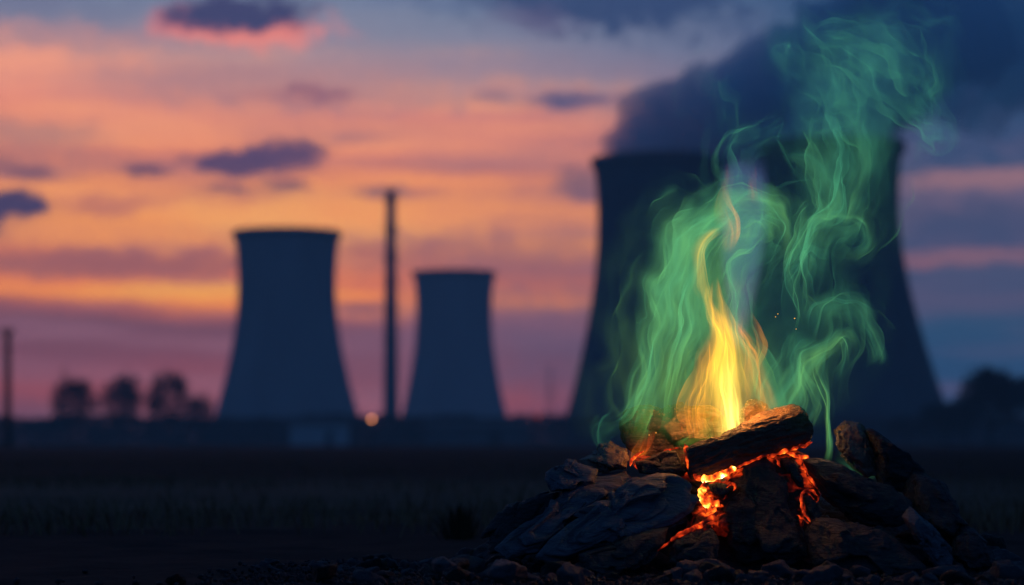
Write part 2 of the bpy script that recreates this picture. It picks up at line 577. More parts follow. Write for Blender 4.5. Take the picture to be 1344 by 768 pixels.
# ------------------------------------------------------------------ lamps
def lamp(px, py, d, rpx, col, strength, label, name='street_lamp'):
    k = d / F
    root = empty(name, ((px - 672) * k, d, 0))
    tag(root, label, 'street lamp')
    zc = (583 - py) * k + CAM_H
    r = rpx * k
    mb = MB(); mb.tube((0, 0, 0), (0, 0, zc - r * 0.9), 0.05, 0.035, 10); mb.build('post', M_steel, root)
    v, f = lathe([(0.0, zc + r * 1.25), (r * 0.6, zc + r * 1.05), (r * 0.65, zc + r * 0.95), (0, zc + r * 0.93)], 20)
    mobj('cap', v, f, M_steel, root)
    m, nt, out = mat('lamp_glow')
    e = nt.nodes.new('ShaderNodeEmission')
    e.inputs[0].default_value = col
    e.inputs[1].default_value = strength
    nt.links.new(e.outputs[0], out.inputs[0])
    v, f = ico(3)
    mobj('globe', v * r, f, m, root, (0, 0, zc))


lamp(488, 550, 190, 1.9, (1.0, 0.33, 0.13, 1), 6.0, 'lit orange globe lamp glowing beside the chimney foot')
lamp(706, 546, 230, 2.2, (1.0, 0.12, 0.10, 1), 0.45, 'dim red globe lamp near the faint pylon')


# ------------------------------------------------------------------ trees
def branch(mb, tips, p, d, L, r, depth, rng, spread):
    segs = 3
    for s in range(segs):
        q = p + d * (L / segs)
        mb.tube(p, q, r * (1 - 0.25 * s / segs), r * (1 - 0.25 * (s + 1) / segs), 5 if depth > 2 else 3, False)
        p = q
        d = (d + Vector(rng.normal(0, 0.12, 3)) + Vector((0, 0, 0.05))).normalized()
    tips.append(p)
    if depth == 0:
        return
    nchild = 3 if depth > 1 else 4
    for c in range(nchild):
        dd = (d + Vector(rng.normal(0, spread, 3)) + Vector((0, 0, 0.1))).normalized()
        branch(mb, tips, p, dd, L * rng.uniform(0.62, 0.85), r * 0.62, depth - 1, rng, spread)


def tree(px, topy, d, wpx, label, seed, leafy, group):
    k = d / F
    rng = np.random.default_rng(seed)
    H = (583 - topy) * k
    root = empty('bare_tree' if not leafy else 'dense_tree', ((px - 672) * k, d, 0))
    tag(root, label, 'tree', group)
    tr, cr, tips = MB(), MB(), []
    th = H * 0.24
    p = Vector((0, 0, 0))
    tr.tube((0, 0, 0), (0, 0, th * 0.5), H * 0.034, H * 0.026, 10, False)
    tr.tube((0, 0, th * 0.5), (0.02 * H, 0, th), H * 0.026, H * 0.022, 10, False)
    for c in range(6):
        a = 2 * math.pi * c / 6 + rng.uniform(-.4, .4)
        dd = Vector((math.cos(a) * 0.75, math.sin(a) * 0.75, rng.uniform(0.15, 1.3))).normalized()
        branch(cr, tips, Vector((0.02 * H, 0, th * rng.uniform(0.8, 1.0))), dd, H * 0.2, H * 0.014, 4, rng, 0.5)
    v = np.array(cr.v)
    # fit the crown to its height and width
    s = np.array([wpx * k / 2 / np.percentile(np.abs(v[:, 0]), 97)] * 2 + [1.0])
    zf = (H - th * 0.8) / (np.percentile(v[:, 2], 96) - th * 0.8)
    v[:, :2] *= s[:2]
    v[:, 2] = th * 0.8 + (v[:, 2] - th * 0.8) * zf
    tp = np.array([t[:] for t in tips])
    tp[:, :2] *= s[:2]
    tp[:, 2] = th * 0.8 + (tp[:, 2] - th * 0.8) * zf
    cr.v = [tuple(q) for q in v]
    # twig and leaf sprays round the branch ends
    n = 3600 if leafy else 2800
    for q in range(n):
        c = tp[rng.integers(len(tp))] + rng.normal(0, H * (0.075 if leafy else 0.06), 3)
        if not leafy and q % 2:
            u_ = rng.normal(size=3); u_ *= rng.uniform(0.2, 1) ** 0.4 / np.linalg.norm(u_)
            c = np.array([0, 0, H * 0.63]) + u_ * np.array([wpx * k * 0.5, wpx * k * 0.5, H * 0.36])
        if c[2] < H * 0.12 or (c[0] ** 2 + c[1] ** 2) / (wpx * k * 0.54) ** 2 + ((c[2] - H * 0.62) / (H * 0.40)) ** 2 > 1 + rng.normal(0, 0.22): continue
        a = rng.normal(size=3); a /= np.linalg.norm(a)
        bb = np.cross(a, rng.normal(size=3)); bb /= np.linalg.norm(bb)
        l_, w_ = (H * 0.026, H * 0.018) if leafy else (H * 0.04, H * 0.0035)
        cr.add([c - a * l_ - bb * w_, c + a * l_ - bb * w_, c + a * l_ + bb * w_, c - a * l_ + bb * w_], [(0, 1, 2, 3)])
    tr.build('trunk', M_bark, root, smooth=True)
    cr.build('crown', M_leaf if leafy else M_twig, root)


tree(97, 496, 760, 64, 'bare round-headed tree with a clear trunk, first from the utility pole', 11, False, 'bare trees in the field')
tree(160, 494, 840, 56, 'bare thin-crowned tree standing between two darker trees', 12, False, 'bare trees in the field')
tree(221, 490, 780, 60, 'bare dark-crowned tree, second from the pale navy tower', 13, False, 'bare trees in the field')
tree(262, 519, 820, 40, 'small low tree at the foot of the pale navy tower', 14, False, 'bare trees in the field')
for i, (px, ty, d, w, lab) in enumerate([
    (1240, 530, 640, 70, 'low dense tree at the foot of the largest cooling tower'),
    (1300, 487, 600, 84, 'tallest dense dark tree at the right of the largest tower'),
    (1356, 496, 620, 90, 'dense dark tree cut by the right edge of the view'),
    (1268, 520, 680, 56, 'mid-height dense tree between the low tree and the tallest one'),
    (1190, 548, 700, 60, 'very low bushy tree in front of the base of the largest tower')]):
    tree(px, ty, d, w, lab, 30 + i, True, 'dense trees right of the towers')

# the far belt of scrub along the horizon
rng = np.random.default_rng(50)
mb = MB()
n = 42000
xs = rng.uniform(-340, 340, n)
top = 10.6 + 1.6 * fbm(np.stack([xs / 28, xs * 0 + 2, xs * 0], 1), 4)
zs = rng.uniform(0, 1, n) * top
ys = 900 + rng.normal(0, 5, n)
for x, y, z in zip(xs, ys, zs):
    a = rng.normal(size=3); a /= np.linalg.norm(a)
    bb = np.cross(a, rng.normal(size=3)); bb /= np.linalg.norm(bb)
    c = np.array([x, y, z]); l_ = rng.uniform(0.45, 1.0)
    mb.add([c - a * l_ - bb * l_ * .7, c + a * l_ - bb * l_ * .7, c + a * l_ + bb * l_ * .7, c - a * l_ + bb * l_ * .7], [(0, 1, 2, 3)])
tag(mb.build('distant_scrub', M_leaf), 'long misty belt of dark scrub along the whole horizon', 'scrub belt', kind='stuff')

# low works buildings in front of the towers
def shed(px0, px1, topy, d, depth, m, label):
    k = d / F
    w = (px1 - px0) * k
    h = (583 - topy) * k
    root = empty('industrial_shed', (((px0 + px1) / 2 - 672) * k, d, 0))
    tag(root, label, 'shed')
    e = h * 0.8
    v = [(-w/2, -depth/2, 0), (w/2, -depth/2, 0), (w/2, depth/2, 0), (-w/2, depth/2, 0),
         (-w/2, -depth/2, e), (w/2, -depth/2, e), (w/2, depth/2, e), (-w/2, depth/2, e)]
    v += [(-w/2, 0, h - .2), (w/2, 0, h - .2)]
    mobj('wall', v, [(0, 1, 5, 4), (2, 3, 7, 6), (3, 0, 4, 8, 7), (1, 2, 6, 9, 5)], m, root, smooth=False)
    o, t = 0.5, 0.25
    rv, rf = [], []
    mb = MB()
    for s in (-1, 1):
        q = [(-w/2 - o, s*(depth/2 + o), e - .1), (w/2 + o, s*(depth/2 + o), e - .1), (w/2 + o, 0, h), (-w/2 - o, 0, h)]
        q += [(x, y, z + t) for x, y, z in q]
        mb.add(q, [(0, 1, 2, 3), (4, 5, 6, 7), (0, 1, 5, 4), (2, 3, 7, 6), (0, 3, 7, 4), (1, 2, 6, 5)])
    mb.build('roof', M_roof, root)
    mb = MB(); mb.box((w * 0.2, -depth/2 - 0.06, e * 0.35), (w * 0.12, 0.12, e * 0.7)); mb.build('door', M_roof, root)


shed(384, 456, 549, 640, 14, M_shed, 'pale low shed in front of the pale navy cooling tower')
shed(560, 690, 553, 660, 16, M_shed2, 'long grey shed in front of the smallest cooling tower')


# ------------------------------------------------------------------ steam plumes off the two near towers
def plume(path, label, seed, dens, group):
    """closed lumpy tube along a path of (x, y, z, r) filled with vapour"""
    path = np.array(path, float)
    t = np.linspace(0, len(path) - 1, 90)
    pc = np.stack([np.interp(t, np.arange(len(path)), path[:, i]) for i in range(4)], 1)
    ker = np.ones(9) / 9
    for i in range(4):
        pc[4:-4, i] = np.convolve(pc[:, i], ker, 'valid')
    n = 56
    v = []
    for i in range(len(pc)):
        tg = pc[min(i + 1, len(pc) - 1), :3] - pc[max(i - 1, 0), :3]
        tg /= np.linalg.norm(tg)
        a = np.cross(tg, [0, 1, 0]); a /= np.linalg.norm(a)
        bvec = np.cross(tg, a)
        for q in range(n):
            th = 2 * math.pi * q / n
            v.append((pc[i, :3], a * math.cos(th) + bvec * math.sin(th), pc[i, 3], min(i / 8, 1)))
    c0 = np.array([x[0] for x in v]); dr = np.array([x[1] for x in v]); rr = np.array([x[2] for x in v]); gr = np.array([x[3] for x in v])
    sp = c0 + dr * rr[:, None]
    disp = 1 + gr * (0.30 * np.abs(fbm(sp / 26 + seed, 4)) * 1.5 - 0.10 + 0.10 * fbm(sp / 60 + seed, 2))
    pts = c0 + dr * (rr * disp)[:, None]
    f = [(i * n + q, i * n + (q + 1) % n, (i + 1) * n + (q + 1) % n, (i + 1) * n + q) for i in range(len(pc) - 1) for q in range(n)]
    f += [tuple(range(n))[::-1], tuple(range((len(pc) - 1) * n, len(pc) * n))]
    m, nt, out = mat('water_vapour')
    vol = nt.nodes.new('ShaderNodeVolumePrincipled')
    vol.inputs['Color'].default_value = (0.70, 0.90, 1.0, 1)  # steam itself is white; blue dusk light is put into the tint
    vol.inputs['Density'].default_value = dens
    vol.inputs['Anisotropy'].default_value = -0.3
    vol.inputs['Density Attribute'].default_value = ''
    vol.inputs['Temperature Attribute'].default_value = ''
    nt.links.new(vol.outputs[0], out.inputs['Volume'])
    o = mobj('steam_plume', pts, f, m)
    tag(o, label, 'steam', group)


def pw(px, py, d, r):
    return (*P(px, py, d), r * d / F)


plume([pw(866, 214, 1060, 66), pw(866, 204, 1060, 72), pw(870, 194, 1059, 72), pw(884, 180, 1056, 66), pw(915, 160, 1050, 66), pw(962, 150, 1046, 74), pw(1030, 142, 1040, 90),
       pw(1110, 100, 1030, 100), pw(1200, 30, 1000, 95), pw(1300, -20, 990, 110)],
      'dark blue steam rolling off the rim of the tower behind the flames', 1.7, 0.085, 'steam plumes over the towers')
plume([pw(1092, 194, 950, 62), pw(1092, 182, 950, 68), pw(1094, 170, 950, 68), pw(1100, 152, 949, 66), pw(1126, 122, 946, 62), pw(1180, 92, 940, 72),
       pw(1270, 75, 935, 92), pw(1370, 40, 930, 110), pw(1480, 0, 925, 125)],
      'dim teal steam drifting right from the largest tower', 5.3, 0.03, 'steam plumes over the towers')

# ------------------------------------------------------------------ haze
m, nt, out = mat('haze_air')
vol = nt.nodes.new('ShaderNodeVolumePrincipled')
vol.inputs['Color'].default_value = (0.80, 0.88, 0.96, 1)
vol.inputs['Density'].default_value = 0.00034
vol.inputs['Density Attribute'].default_value = ''
vol.inputs['Temperature Attribute'].default_value = ''
nt.links.new(vol.outputs[0], out.inputs['Volume'])
mb = MB()
mb.box((0, 1150, 138), (2400, 2700, 278))
tag(mb.build('haze', m), 'thin blue dusk haze over the whole plain', 'haze', kind='stuff')

# ------------------------------------------------------------------ the heap of coals
def Dp(py):
    """depth of the heap's surface at a height in the picture"""
    return 6.12 + (745 - py) / 215 * 0.55


def outline_radius(poly, c, th):
    """distance from c to a closed outline in each direction th"""
    a = np.asarray(poly, float) - c
    b = np.roll(a, -1, 0)
    out = np.zeros(len(th))
    ct, st = np.cos(th), np.sin(th)
    for (x0, y0), (x1, y1) in zip(a, b):
        ex, ey = x1 - x0, y1 - y0
        den = ct * ey - st * ex
        den = np.where(np.abs(den) < 1e-9, 1e-9, den)
        t = (x0 * ey - y0 * ex) / den
        w = (x0 * st - y0 * ct) / den
        ok = (t > 0) & (w >= -1e-6) & (w <= 1 + 1e-6)
        out = np.where(ok & (t > out), t, out)
    return out


def rock(name, poly, m, label=None, cat='coal', thick=None, seed=0, lean=1.2, dd=0.0, inset=2.5, sub=6, facet=0.75, rough=1.0, group=None, kind=None, ridge=(0.3, 1.0)):
    """a solid stone whose front profile follows an outline; its own distance, thickness, facets and grain"""
    rng = np.random.default_rng(1000 + seed)
    poly = np.array(poly, float)
    c = (poly.min(0) + poly.max(0)) / 2 * 0.4 + poly.mean(0) * 0.6
    rad = np.hypot(*(poly - c).T)
    poly = c + (poly - c) * (1 - inset / np.maximum(rad, 8))[:, None]
    d = Dp(c[1]) + dd
    k = d / F
    pm = (poly - c) * [k, -k]
    ext = (pm.max(0) - pm.min(0))
    if thick is None:
        thick = 0.42 * float(np.sqrt(ext[0] * ext[1]))
    V, fc = ico(sub)
    th = np.arctan2(V[:, 2], V[:, 0])
    grid = np.linspace(-math.pi, math.pi, 1440)
    rg = outline_radius(pm, np.zeros(2), grid)
    bad = rg <= 0
    if bad.any():
        rg[bad] = np.interp(grid[bad], grid[~bad], rg[~bad])
    ker = np.hanning(9); ker /= ker.sum()
    rg = np.convolve(np.concatenate([rg[-5:-1], rg, rg[1:5]]), ker, 'valid')[:1440]
    Rr = np.interp(th, grid, rg)
    rho = np.hypot(V[:, 0], V[:, 2])
    rp = rho ** 0.72
    pts = np.stack([np.cos(th) * Rr * rp, np.sign(V[:, 1]) * np.abs(V[:, 1]) ** 0.8 * thick, np.sin(th) * Rr * rp], 1)
    # flat fracture faces
    nr = rng.normal(size=(16, 3)); nr /= np.linalg.norm(nr, axis=1, keepdims=True)
    dist = rng.uniform(0.70, 0.98, 16)
    dots = V @ nr.T
    cut = np.where(dots > 0.05, dist / np.maximum(dots, 0.05), 9).min(1)
    cut = np.minimum(cut, 1.0)
    wgt = facet * (0.35 + 0.65 * np.clip(np.abs(V[:, 1]) * 1.6, 0, 1))
    pts = pts * (1 - wgt * (1 - cut))[:, None]
    size = float(np.sqrt(ext[0] * ext[1]))
    # chipped fracture planes with small steps between them
    for ncell, amp in ((16, 0.30), (80, 0.14)):
        cd = rng.normal(size=(ncell, 3)); cd /= np.linalg.norm(cd, axis=1, keepdims=True)
        tl = rng.normal(size=(ncell, 3)); tl -= (tl * cd).sum(1, keepdims=True) * cd
        Vj = V + 0.05 * np.stack([fbm(V * 4 + seed + 11 * i, 3) for i in range(3)], 1)
        near = np.argmax(Vj @ cd.T, 1)
        loc_ = ((V - cd[near]) * tl[near]).sum(1) + 0.10 * rng.normal(size=ncell)[near]
        pts = pts + V * (np.minimum(loc_, 0.12) * amp * size * 0.5 * rough)[:, None]
    q = pts / size
    rd = np.array([ridge[0], 0.4, ridge[1]]) ; rd = rd / np.linalg.norm(rd)
    along = q @ rd
    strat = perlin(np.stack([along * 9 + seed, fbm(q * 2.5 + seed, 2) * 1.2, q[:, 1] * 1.5], 1))
    lump = fbm(q * 2.6 + seed * 3.1, 3)
    fine = fbm(q * 11 + seed, 4, 0.6)
    rid = 1 - np.abs(fbm(q * 5.5 + seed * 1.7, 4)) * 2
    dirn = V * np.array([1, 1, 1])
    disp = size * rough * (0.030 * lump + 0.014 * strat + 0.010 * fine + 0.010 * rid - 0.006)
    pts = pts + dirn * disp[:, None]
    pts[:, 1] += lean * pts[:, 2]
    loc = P(c[0], c[1], d + thick * 0.55)
    o = mobj(name, pts, fc, m, None, loc)
    tag(o, label, cat, group, kind)
    return o


def ember_material(name, scale, gain, thr):
    """black crust over coals that glow from heat: emission follows the mesh's own heat map"""
    m, nt, out = mat(name)
    b = principled(nt, out, 0.9, 0.2)
    b.inputs['Base Color'].default_value = (0.02, 0.016, 0.014, 1)
    co = objco(nt)
    at = nt.nodes.new('ShaderNodeAttribute'); at.attribute_name = 'ember_heat'
    heat = X(nt, at.outputs['Fac'])
    n = noise(nt, co, scale, 3, 0.55, dist=0.8)
    n2_ = noise(nt, co, scale * 9.0, 4, 0.6)
    vo = nt.nodes.new('ShaderNodeTexVoronoi'); vo.feature = 'DISTANCE_TO_EDGE'
    vo.inputs['Scale'].default_value = scale * 1.6
    wv_ = nt.nodes.new('ShaderNodeVectorMath'); wv_.operation = 'MULTIPLY_ADD'
    nc = nt.nodes.new('ShaderNodeTexNoise'); nc.inputs['Scale'].default_value = scale * 2; nt.links.new(co.s, nc.inputs['Vector'])
    nt.links.new(nc.outputs[1], wv_.inputs[0]); wv_.inputs[1].default_value = (0.02, 0.02, 0.02); nt.links.new(co.s, wv_.inputs[2])
    nt.links.new(wv_.outputs[0], vo.inputs['Vector'])
    crack = X(nt, vo.outputs['Distance']).ss(0.22, 0.0)
    T = heat * (crack * 0.10 + n.ss(0.3, 0.7) * 0.50 + n2_ * 0.26 + 0.11) - thr
    T = T.m('MAXIMUM', 0.0).m('MINIMUM', 1.0)
    c = ramp(nt, T, [(0.0, (0, 0, 0, 1)), (0.12, (0.10, 0.004, 0.001, 1)), (0.32, (0.75, 0.045, 0.006, 1)), (0.55, (1.0, 0.20, 0.015, 1)), (0.78, (1.0, 0.48, 0.06, 1)), (1.0, (1.0, 0.80, 0.30, 1))])
    nt.links.new(c.s, b.inputs['Emission Color'])
    nt.links.new((T * T * gain + 0.55).s, b.inputs['Emission Strength'])
    bump(nt, b, n2_, 0.8, 0.006)
    return m


def set_heat(o, h):
    a = o.data.attributes.new('ember_heat', 'FLOAT', 'POINT')
    a.data.foreach_set('value', np.asarray(h, np.float32))


def world_px(pts):
    """where points lie, as pixel columns and rows of the photograph"""
    return 672 + pts[:, 0] / pts[:, 1] * F, 583 - (pts[:, 2] - CAM_H) / pts[:, 1] * F


# loose rubble under everything
gx_ = np.linspace(-1.05, 1.05, 240); gy_ = np.linspace(-0.72, 0.72, 170)
A, B = np.meshgrid(gx_, gy_)
q = np.stack([A.ravel(), B.ravel(), np.zeros(A.size)], 1)
r = np.hypot(q[:, 0] / 0.80, q[:, 1] / 0.58)
hz = 0.20 * np.clip(1 - r ** 1.3, 0, 1) ** 0.85
hz = hz + np.clip(1.25 - r, 0, 1) ** 0.5 * (0.030 * np.abs(fbm(q * 7, 3)) + 0.035 * np.abs(perlin(q * 16 + 5)) + 0.012 * fbm(q * 45, 3))
hz = hz - 0.06 * np.clip((r - 1.0) * 4, 0, 1)
q[:, 2] = hz
n = len(gx_)
fs = [(j * n + i, j * n + i + 1, (j + 1) * n + i + 1, (j + 1) * n + i) for j in range(len(gy_) - 1) for i in range(n - 1)]
hc = P(970, 583, 6.72)
tag(mobj('rubble', q, fs, M_coal, None, (hc[0], 6.80, 0.0)), 'loose black rubble packed between the burning coals', 'rubble', kind='stuff')

# glowing bed
bed = rock('ember_bed', [(826, 612), (836, 596), (870, 594), (905, 590), (960, 592), (1010, 588), (1060, 584), (1074, 600), (1078, 650), (1062, 692), (1045, 704), (950, 704), (890, 712), (900, 680), (880, 640), (850, 622)],
           ember_material('ember_glow', 16.0, 4.0, 0.30), 'bed of glowing orange embers in the gaps between the black coals', 'embers', thick=0.10, seed=90, lean=1.26, dd=0.035, sub=6, rough=0.9, facet=0.4, kind='stuff')
bv = np.array([v.co[:] for v in bed.data.vertices]) + np.array(bed.location)
bx, by = world_px(bv)
ht = np.full(len(bx), 0.50)
for x, y, rx, ry, h in [(938, 620, 34, 12, 0.75), (933, 660, 18, 26, 0.75), (905, 610, 10, 20, 0.4), (1035, 598, 36, 12, 0.45), (1064, 636, 14, 30, 0.35), (1058, 665, 12, 24, 0.25), (965, 560, 30, 16, 0.6), (836, 600, 14, 16, 0.55), (880, 705, 30, 12, 0.2)]:
    ht += h * np.exp(-((bx - x) / rx) ** 2 - ((by - y) / ry) ** 2)
set_heat(bed, ht)

# molten seams running between the stones
M_seam = ember_material('seam_glow', 18.0, 5.0, 0.10)


def seam(pts, w, heat, label, seed, dd=0.0):
    """a ragged crust of glowing coal crumbs along a gap"""
    rng = np.random.default_rng(seed)
    pts = np.array(pts, float)
    L = np.concatenate([[0], np.cumsum(np.hypot(*np.diff(pts, axis=0).T))])
    nn_ = int(max(24, L[-1] * 1.3))
    t = np.linspace(0, L[-1], nn_)
    cx, cy_ = np.interp(t, L, pts[:, 0]), np.interp(t, L, pts[:, 1])
    wob = perlin(np.stack([t / 7, t * 0 + seed, t * 0], 1)) * 1.6
    wv_ = perlin(np.stack([t / 9, t * 0 + seed + 5, t * 0], 1))
    wid = w * (0.75 + 0.5 * wv_) * np.minimum(1, np.minimum(t, L[-1] - t) / 6 + 0.15)
    wid = np.maximum(wid * 1.0, 0.45)
    tx, ty = np.gradient(cx), np.gradient(cy_)
    ln = np.hypot(tx, ty) + 1e-9
    nx_, ny_ = -ty / ln, tx / ln
    cx, cy_ = cx + nx_ * wob, cy_ + ny_ * wob
    ctr = P(pts[:, 0].mean(), pts[:, 1].mean(), Dp(pts[:, 1].mean()) + dd)
    n = 18
    v, hh = [], []
    for i in range(nn_):
        dpt = Dp(cy_[i]) - 0.02 + dd
        for a in range(n):
            th = 2 * math.pi * a / n
            o_ = math.cos(th) * wid[i]
            v.append(P(cx[i] + nx_[i] * o_, cy_[i] + ny_[i] * o_, dpt + math.sin(th) * wid[i] * 0.7 * dpt / F))
            hh.append(heat * (0.72 + 0.45 * wv_[i] + 0.15 * math.cos(th)))
    v = np.array(v) - ctr
    v += (0.0016 * fbm(v * 70 + seed, 4))[:, None] * np.array([1, 0.6, 1])
    f = [(i * n + a, i * n + (a + 1) % n, (i + 1) * n + (a + 1) % n, (i + 1) * n + a) for i in range(nn_ - 1) for a in range(n)]
    f += [tuple(range(n))[::-1], tuple(range((nn_ - 1) * n, nn_ * n))]
    o = mobj('glowing_seam', v, f, M_seam, None, ctr)
    set_heat(o, hh)
    tag(o, label, 'embers', 'glowing seams between the coals')


seam([(899, 582), (902, 598), (905, 612), (914, 626), (924, 631)], 4.0, 0.95, 'orange seam hugging the left end of the charred log', 1)
seam([(918, 629), (934, 628), (950, 622), (966, 614)], 6.0, 1.75, 'brightest yellow seam right under the charred log', 2)
seam([(960, 616), (980, 608), (998, 600), (1012, 597)], 2.2, 0.85, 'thin red seam along the lower edge of the charred log', 3)
seam([(925, 631), (922, 642), (919, 650), (925, 660), (934, 668), (942, 671)], 5.5, 1.65, 'wide molten yellow seam below the small wedged coal', 4)
seam([(918, 652), (928, 658), (940, 661), (946, 664)], 6.0, 1.1, 'orange glow beside the wide molten seam', 5)
seam([(943, 670), (936, 679), (920, 689), (902, 697), (888, 704), (880, 710)], 4.2, 0.86, 'red hot seam trailing down below the big blue-grey slab', 6)
seam([(884, 708), (872, 716), (862, 723), (857, 730)], 1.6, 0.72, 'faint last red thread at the foot of the trailing seam', 7)
seam([(1007, 600), (1018, 597), (1030, 592), (1045, 588), (1060, 583), (1066, 580)], 3.0, 0.98, 'orange seam under the right end of the charred log', 8)
seam([(1016, 600), (1022, 606), (1024, 613)], 2.4, 0.85, 'short red seam between the cone-shaped coal and the upright one', 9)
seam([(1034, 594), (1046, 599), (1056, 600), (1062, 598)], 3.2, 1.0, 'yellow spark-like seam above the upright coal', 10)
seam([(1052, 602), (1054, 614), (1060, 624), (1067, 633), (1073, 641)], 2.2, 0.9, 'red diagonal seam beside the upright coal', 11)
seam([(1073, 651), (1067, 645), (1058, 643), (1052, 649), (1051, 660), (1054, 671), (1059, 679), (1064, 684)], 2.3, 0.92, 'hook-shaped red seam right of the cone-shaped coal', 12)
seam([(1046, 676), (1053, 681), (1062, 686)], 1.3, 0.75, 'tiny dull red seam under the hook-shaped one', 13)
seam([(954, 640), (961, 634), (966, 638), (963, 644)], 2.3, 0.98, 'small orange curl at the edge of the wedged coal', 14)
seam([(827, 612), (829, 604), (836, 597), (845, 592)], 2.8, 1.05, 'orange seam at the edge of the reddish stone', 15, 0.02)
seam([(858, 600), (876, 590), (892, 588), (899, 590)], 1.6, 0.72, 'thin red seam behind the small black coal', 16, 0.05)

# the stones of the heap
R_ = rock
R_('charred_log', [(815, 554), (820, 538), (834, 530), (856, 530), (878, 527), (910, 529), (934, 533), (952, 545), (953, 562), (946, 582), (915, 596), (870, 600), (838, 598), (821, 580)], M_log,
   'round brown charred log at the back, wrapped in green flame', 'log', thick=0.065, seed=1, lean=0.1, dd=0.05, facet=0.45, inset=0, rough=1.0, ridge=(0.1, 1))
R_('coal_chunk', [(966, 562), (970, 536), (980, 528), (992, 525), (1007, 531), (1018, 545), (1010, 566), (985, 576)], M_log, 'small pointed brown coal behind the charred log, beside the yellow flame', thick=0.035, seed=2, lean=0.2, dd=-0.02, inset=0, facet=0.3, group='coals of the heap')
G = 'coals of the heap'
R_('coal_chunk', [(755, 604), (775, 596), (787, 580), (802, 577), (826, 588), (831, 600), (826, 616), (790, 624), (764, 616)], M_coal2, 'reddish lit coal between the flame and the dark block on the left slope', thick=0.06, seed=3, dd=0.05, group=G)
R_('coal_chunk', [(714, 620), (729, 609), (745, 600), (756, 604), (786, 616), (784, 634), (758, 646), (722, 646), (713, 632)], M_slab, 'dark squarish coal block at the outer left of the heap', thick=0.07, seed=4, dd=0.0, group=G)
R_('coal_chunk', [(830, 606), (852, 601), (873, 589), (892, 589), (902, 604), (899, 626), (870, 630), (834, 624)], M_coal, 'small black coal left of the charred log', thick=0.05, seed=5, dd=0.0, group=G)
R_('coal_chunk', [(696, 732), (714, 709), (740, 688), (764, 668), (800, 645), (830, 630), (867, 620), (897, 622), (914, 632), (920, 655), (909, 671), (880, 690), (820, 708), (760, 726), (726, 738)], M_slab,
   'big sloping blue-grey slab left of the glowing embers', thick=0.075, seed=6, lean=1.0, dd=-0.05, facet=0.6, rough=0.75, group=G, ridge=(0.6, 0.8))
R_('coal_chunk', [(748, 728), (806, 708), (862, 694), (880, 692), (872, 714), (852, 740), (806, 756), (760, 752)], M_coal, 'black coal tucked under the big sloping slab', thick=0.07, seed=7, dd=-0.06, group=G)
R_('coal_chunk', [(640, 722), (678, 690), (708, 668), (742, 641), (784, 619), (829, 617), (836, 632), (770, 672), (742, 694), (700, 730), (655, 740)], M_slab, 'long dark slab lying behind the big sloping one', thick=0.08, seed=8, lean=1.0, dd=0.03, facet=0.6, group=G, ridge=(0.6, 0.8))
R_('coal_chunk', [(628, 704), (656, 668), (688, 652), (712, 642), (742, 640), (720, 684), (676, 722), (640, 730)], M_coal, 'low rough coal at the far left flank of the heap', thick=0.08, seed=9, lean=0.8, dd=0.10, group=G)
R_('coal_chunk', [(955, 622), (978, 608), (996, 597), (1010, 600), (1025, 611), (1037, 628), (1044, 645), (1047, 668), (1050, 700), (1052, 730), (1020, 744), (960, 744), (938, 722), (944, 690), (950, 664), (966, 640)], M_coal,
   'large cone-shaped black coal in the middle of the embers', thick=0.09, seed=10, lean=1.2, dd=0.0, facet=0.7, group=G)
R_('coal_chunk', [(928, 635), (938, 631), (953, 633), (965, 641), (956, 651), (947, 657), (939, 652), (930, 644)], M_coal, 'small wedged coal surrounded by the yellow seams', thick=0.03, seed=11, dd=-0.01, sub=5, group=G)
R_('coal_chunk', [(1024, 600), (1034, 594), (1047, 602), (1053, 616), (1056, 631), (1053, 642), (1044, 640), (1037, 629), (1026, 611)], M_coal, 'small upright coal right of the cone-shaped one', thick=0.03, seed=12, dd=-0.01, sub=5, group=G)
R_('coal_chunk', [(1058, 604), (1077, 599), (1111, 610), (1149, 629), (1179, 637), (1198, 660), (1192, 682), (1152, 690), (1112, 686), (1085, 660), (1076, 648), (1066, 626)], M_coal, 'broad black coal right of the red seams', thick=0.085, seed=13, dd=-0.02, group=G)
R_('coal_chunk', [(1092, 562), (1100, 555), (1111, 550), (1132, 555), (1142, 562), (1150, 590), (1152, 628), (1134, 634), (1116, 616), (1096, 592)], M_coal2, 'brown coal with a green flame licking its face at the right shoulder', thick=0.06, seed=14, dd=0.06, lean=0.4, group=G)
R_('coal_chunk', [(1136, 562), (1144, 560), (1167, 574), (1190, 592), (1214, 619), (1212, 645), (1180, 650), (1150, 640), (1142, 600)], M_coal, 'tall dark coal behind the brown one at the right shoulder', thick=0.09, seed=15, dd=0.03, lean=0.5, group=G)
R_('coal_chunk', [(1190, 630), (1200, 616), (1216, 617), (1242, 632), (1257, 655), (1257, 679), (1268, 692), (1244, 722), (1210, 700), (1190, 660)], M_coal, 'rounded dark coal on the right flank', thick=0.09, seed=16, dd=0.03, group=G)
R_('coal_chunk', [(1184, 676), (1200, 665), (1227, 688), (1247, 718), (1248, 744), (1228, 748), (1204, 716)], M_slab, 'narrow upright blue-grey slab low on the right side', thick=0.05, seed=17, dd=-0.05, lean=0.6, group=G)
R_('coal_chunk', [(1058, 700), (1070, 678), (1112, 682), (1164, 690), (1186, 716), (1210, 744), (1190, 758), (1115, 760), (1062, 740)], M_coal, 'wide low black coal at the front right of the heap', thick=0.10, seed=18, dd=-0.06, group=G)
R_('coal_chunk', [(1254, 694), (1266, 686), (1284, 693), (1304, 718), (1298, 744), (1262, 750), (1244, 730)], M_coal, 'last small coal at the foot of the right flank', thick=0.07, seed=19, dd=0.02, group=G)
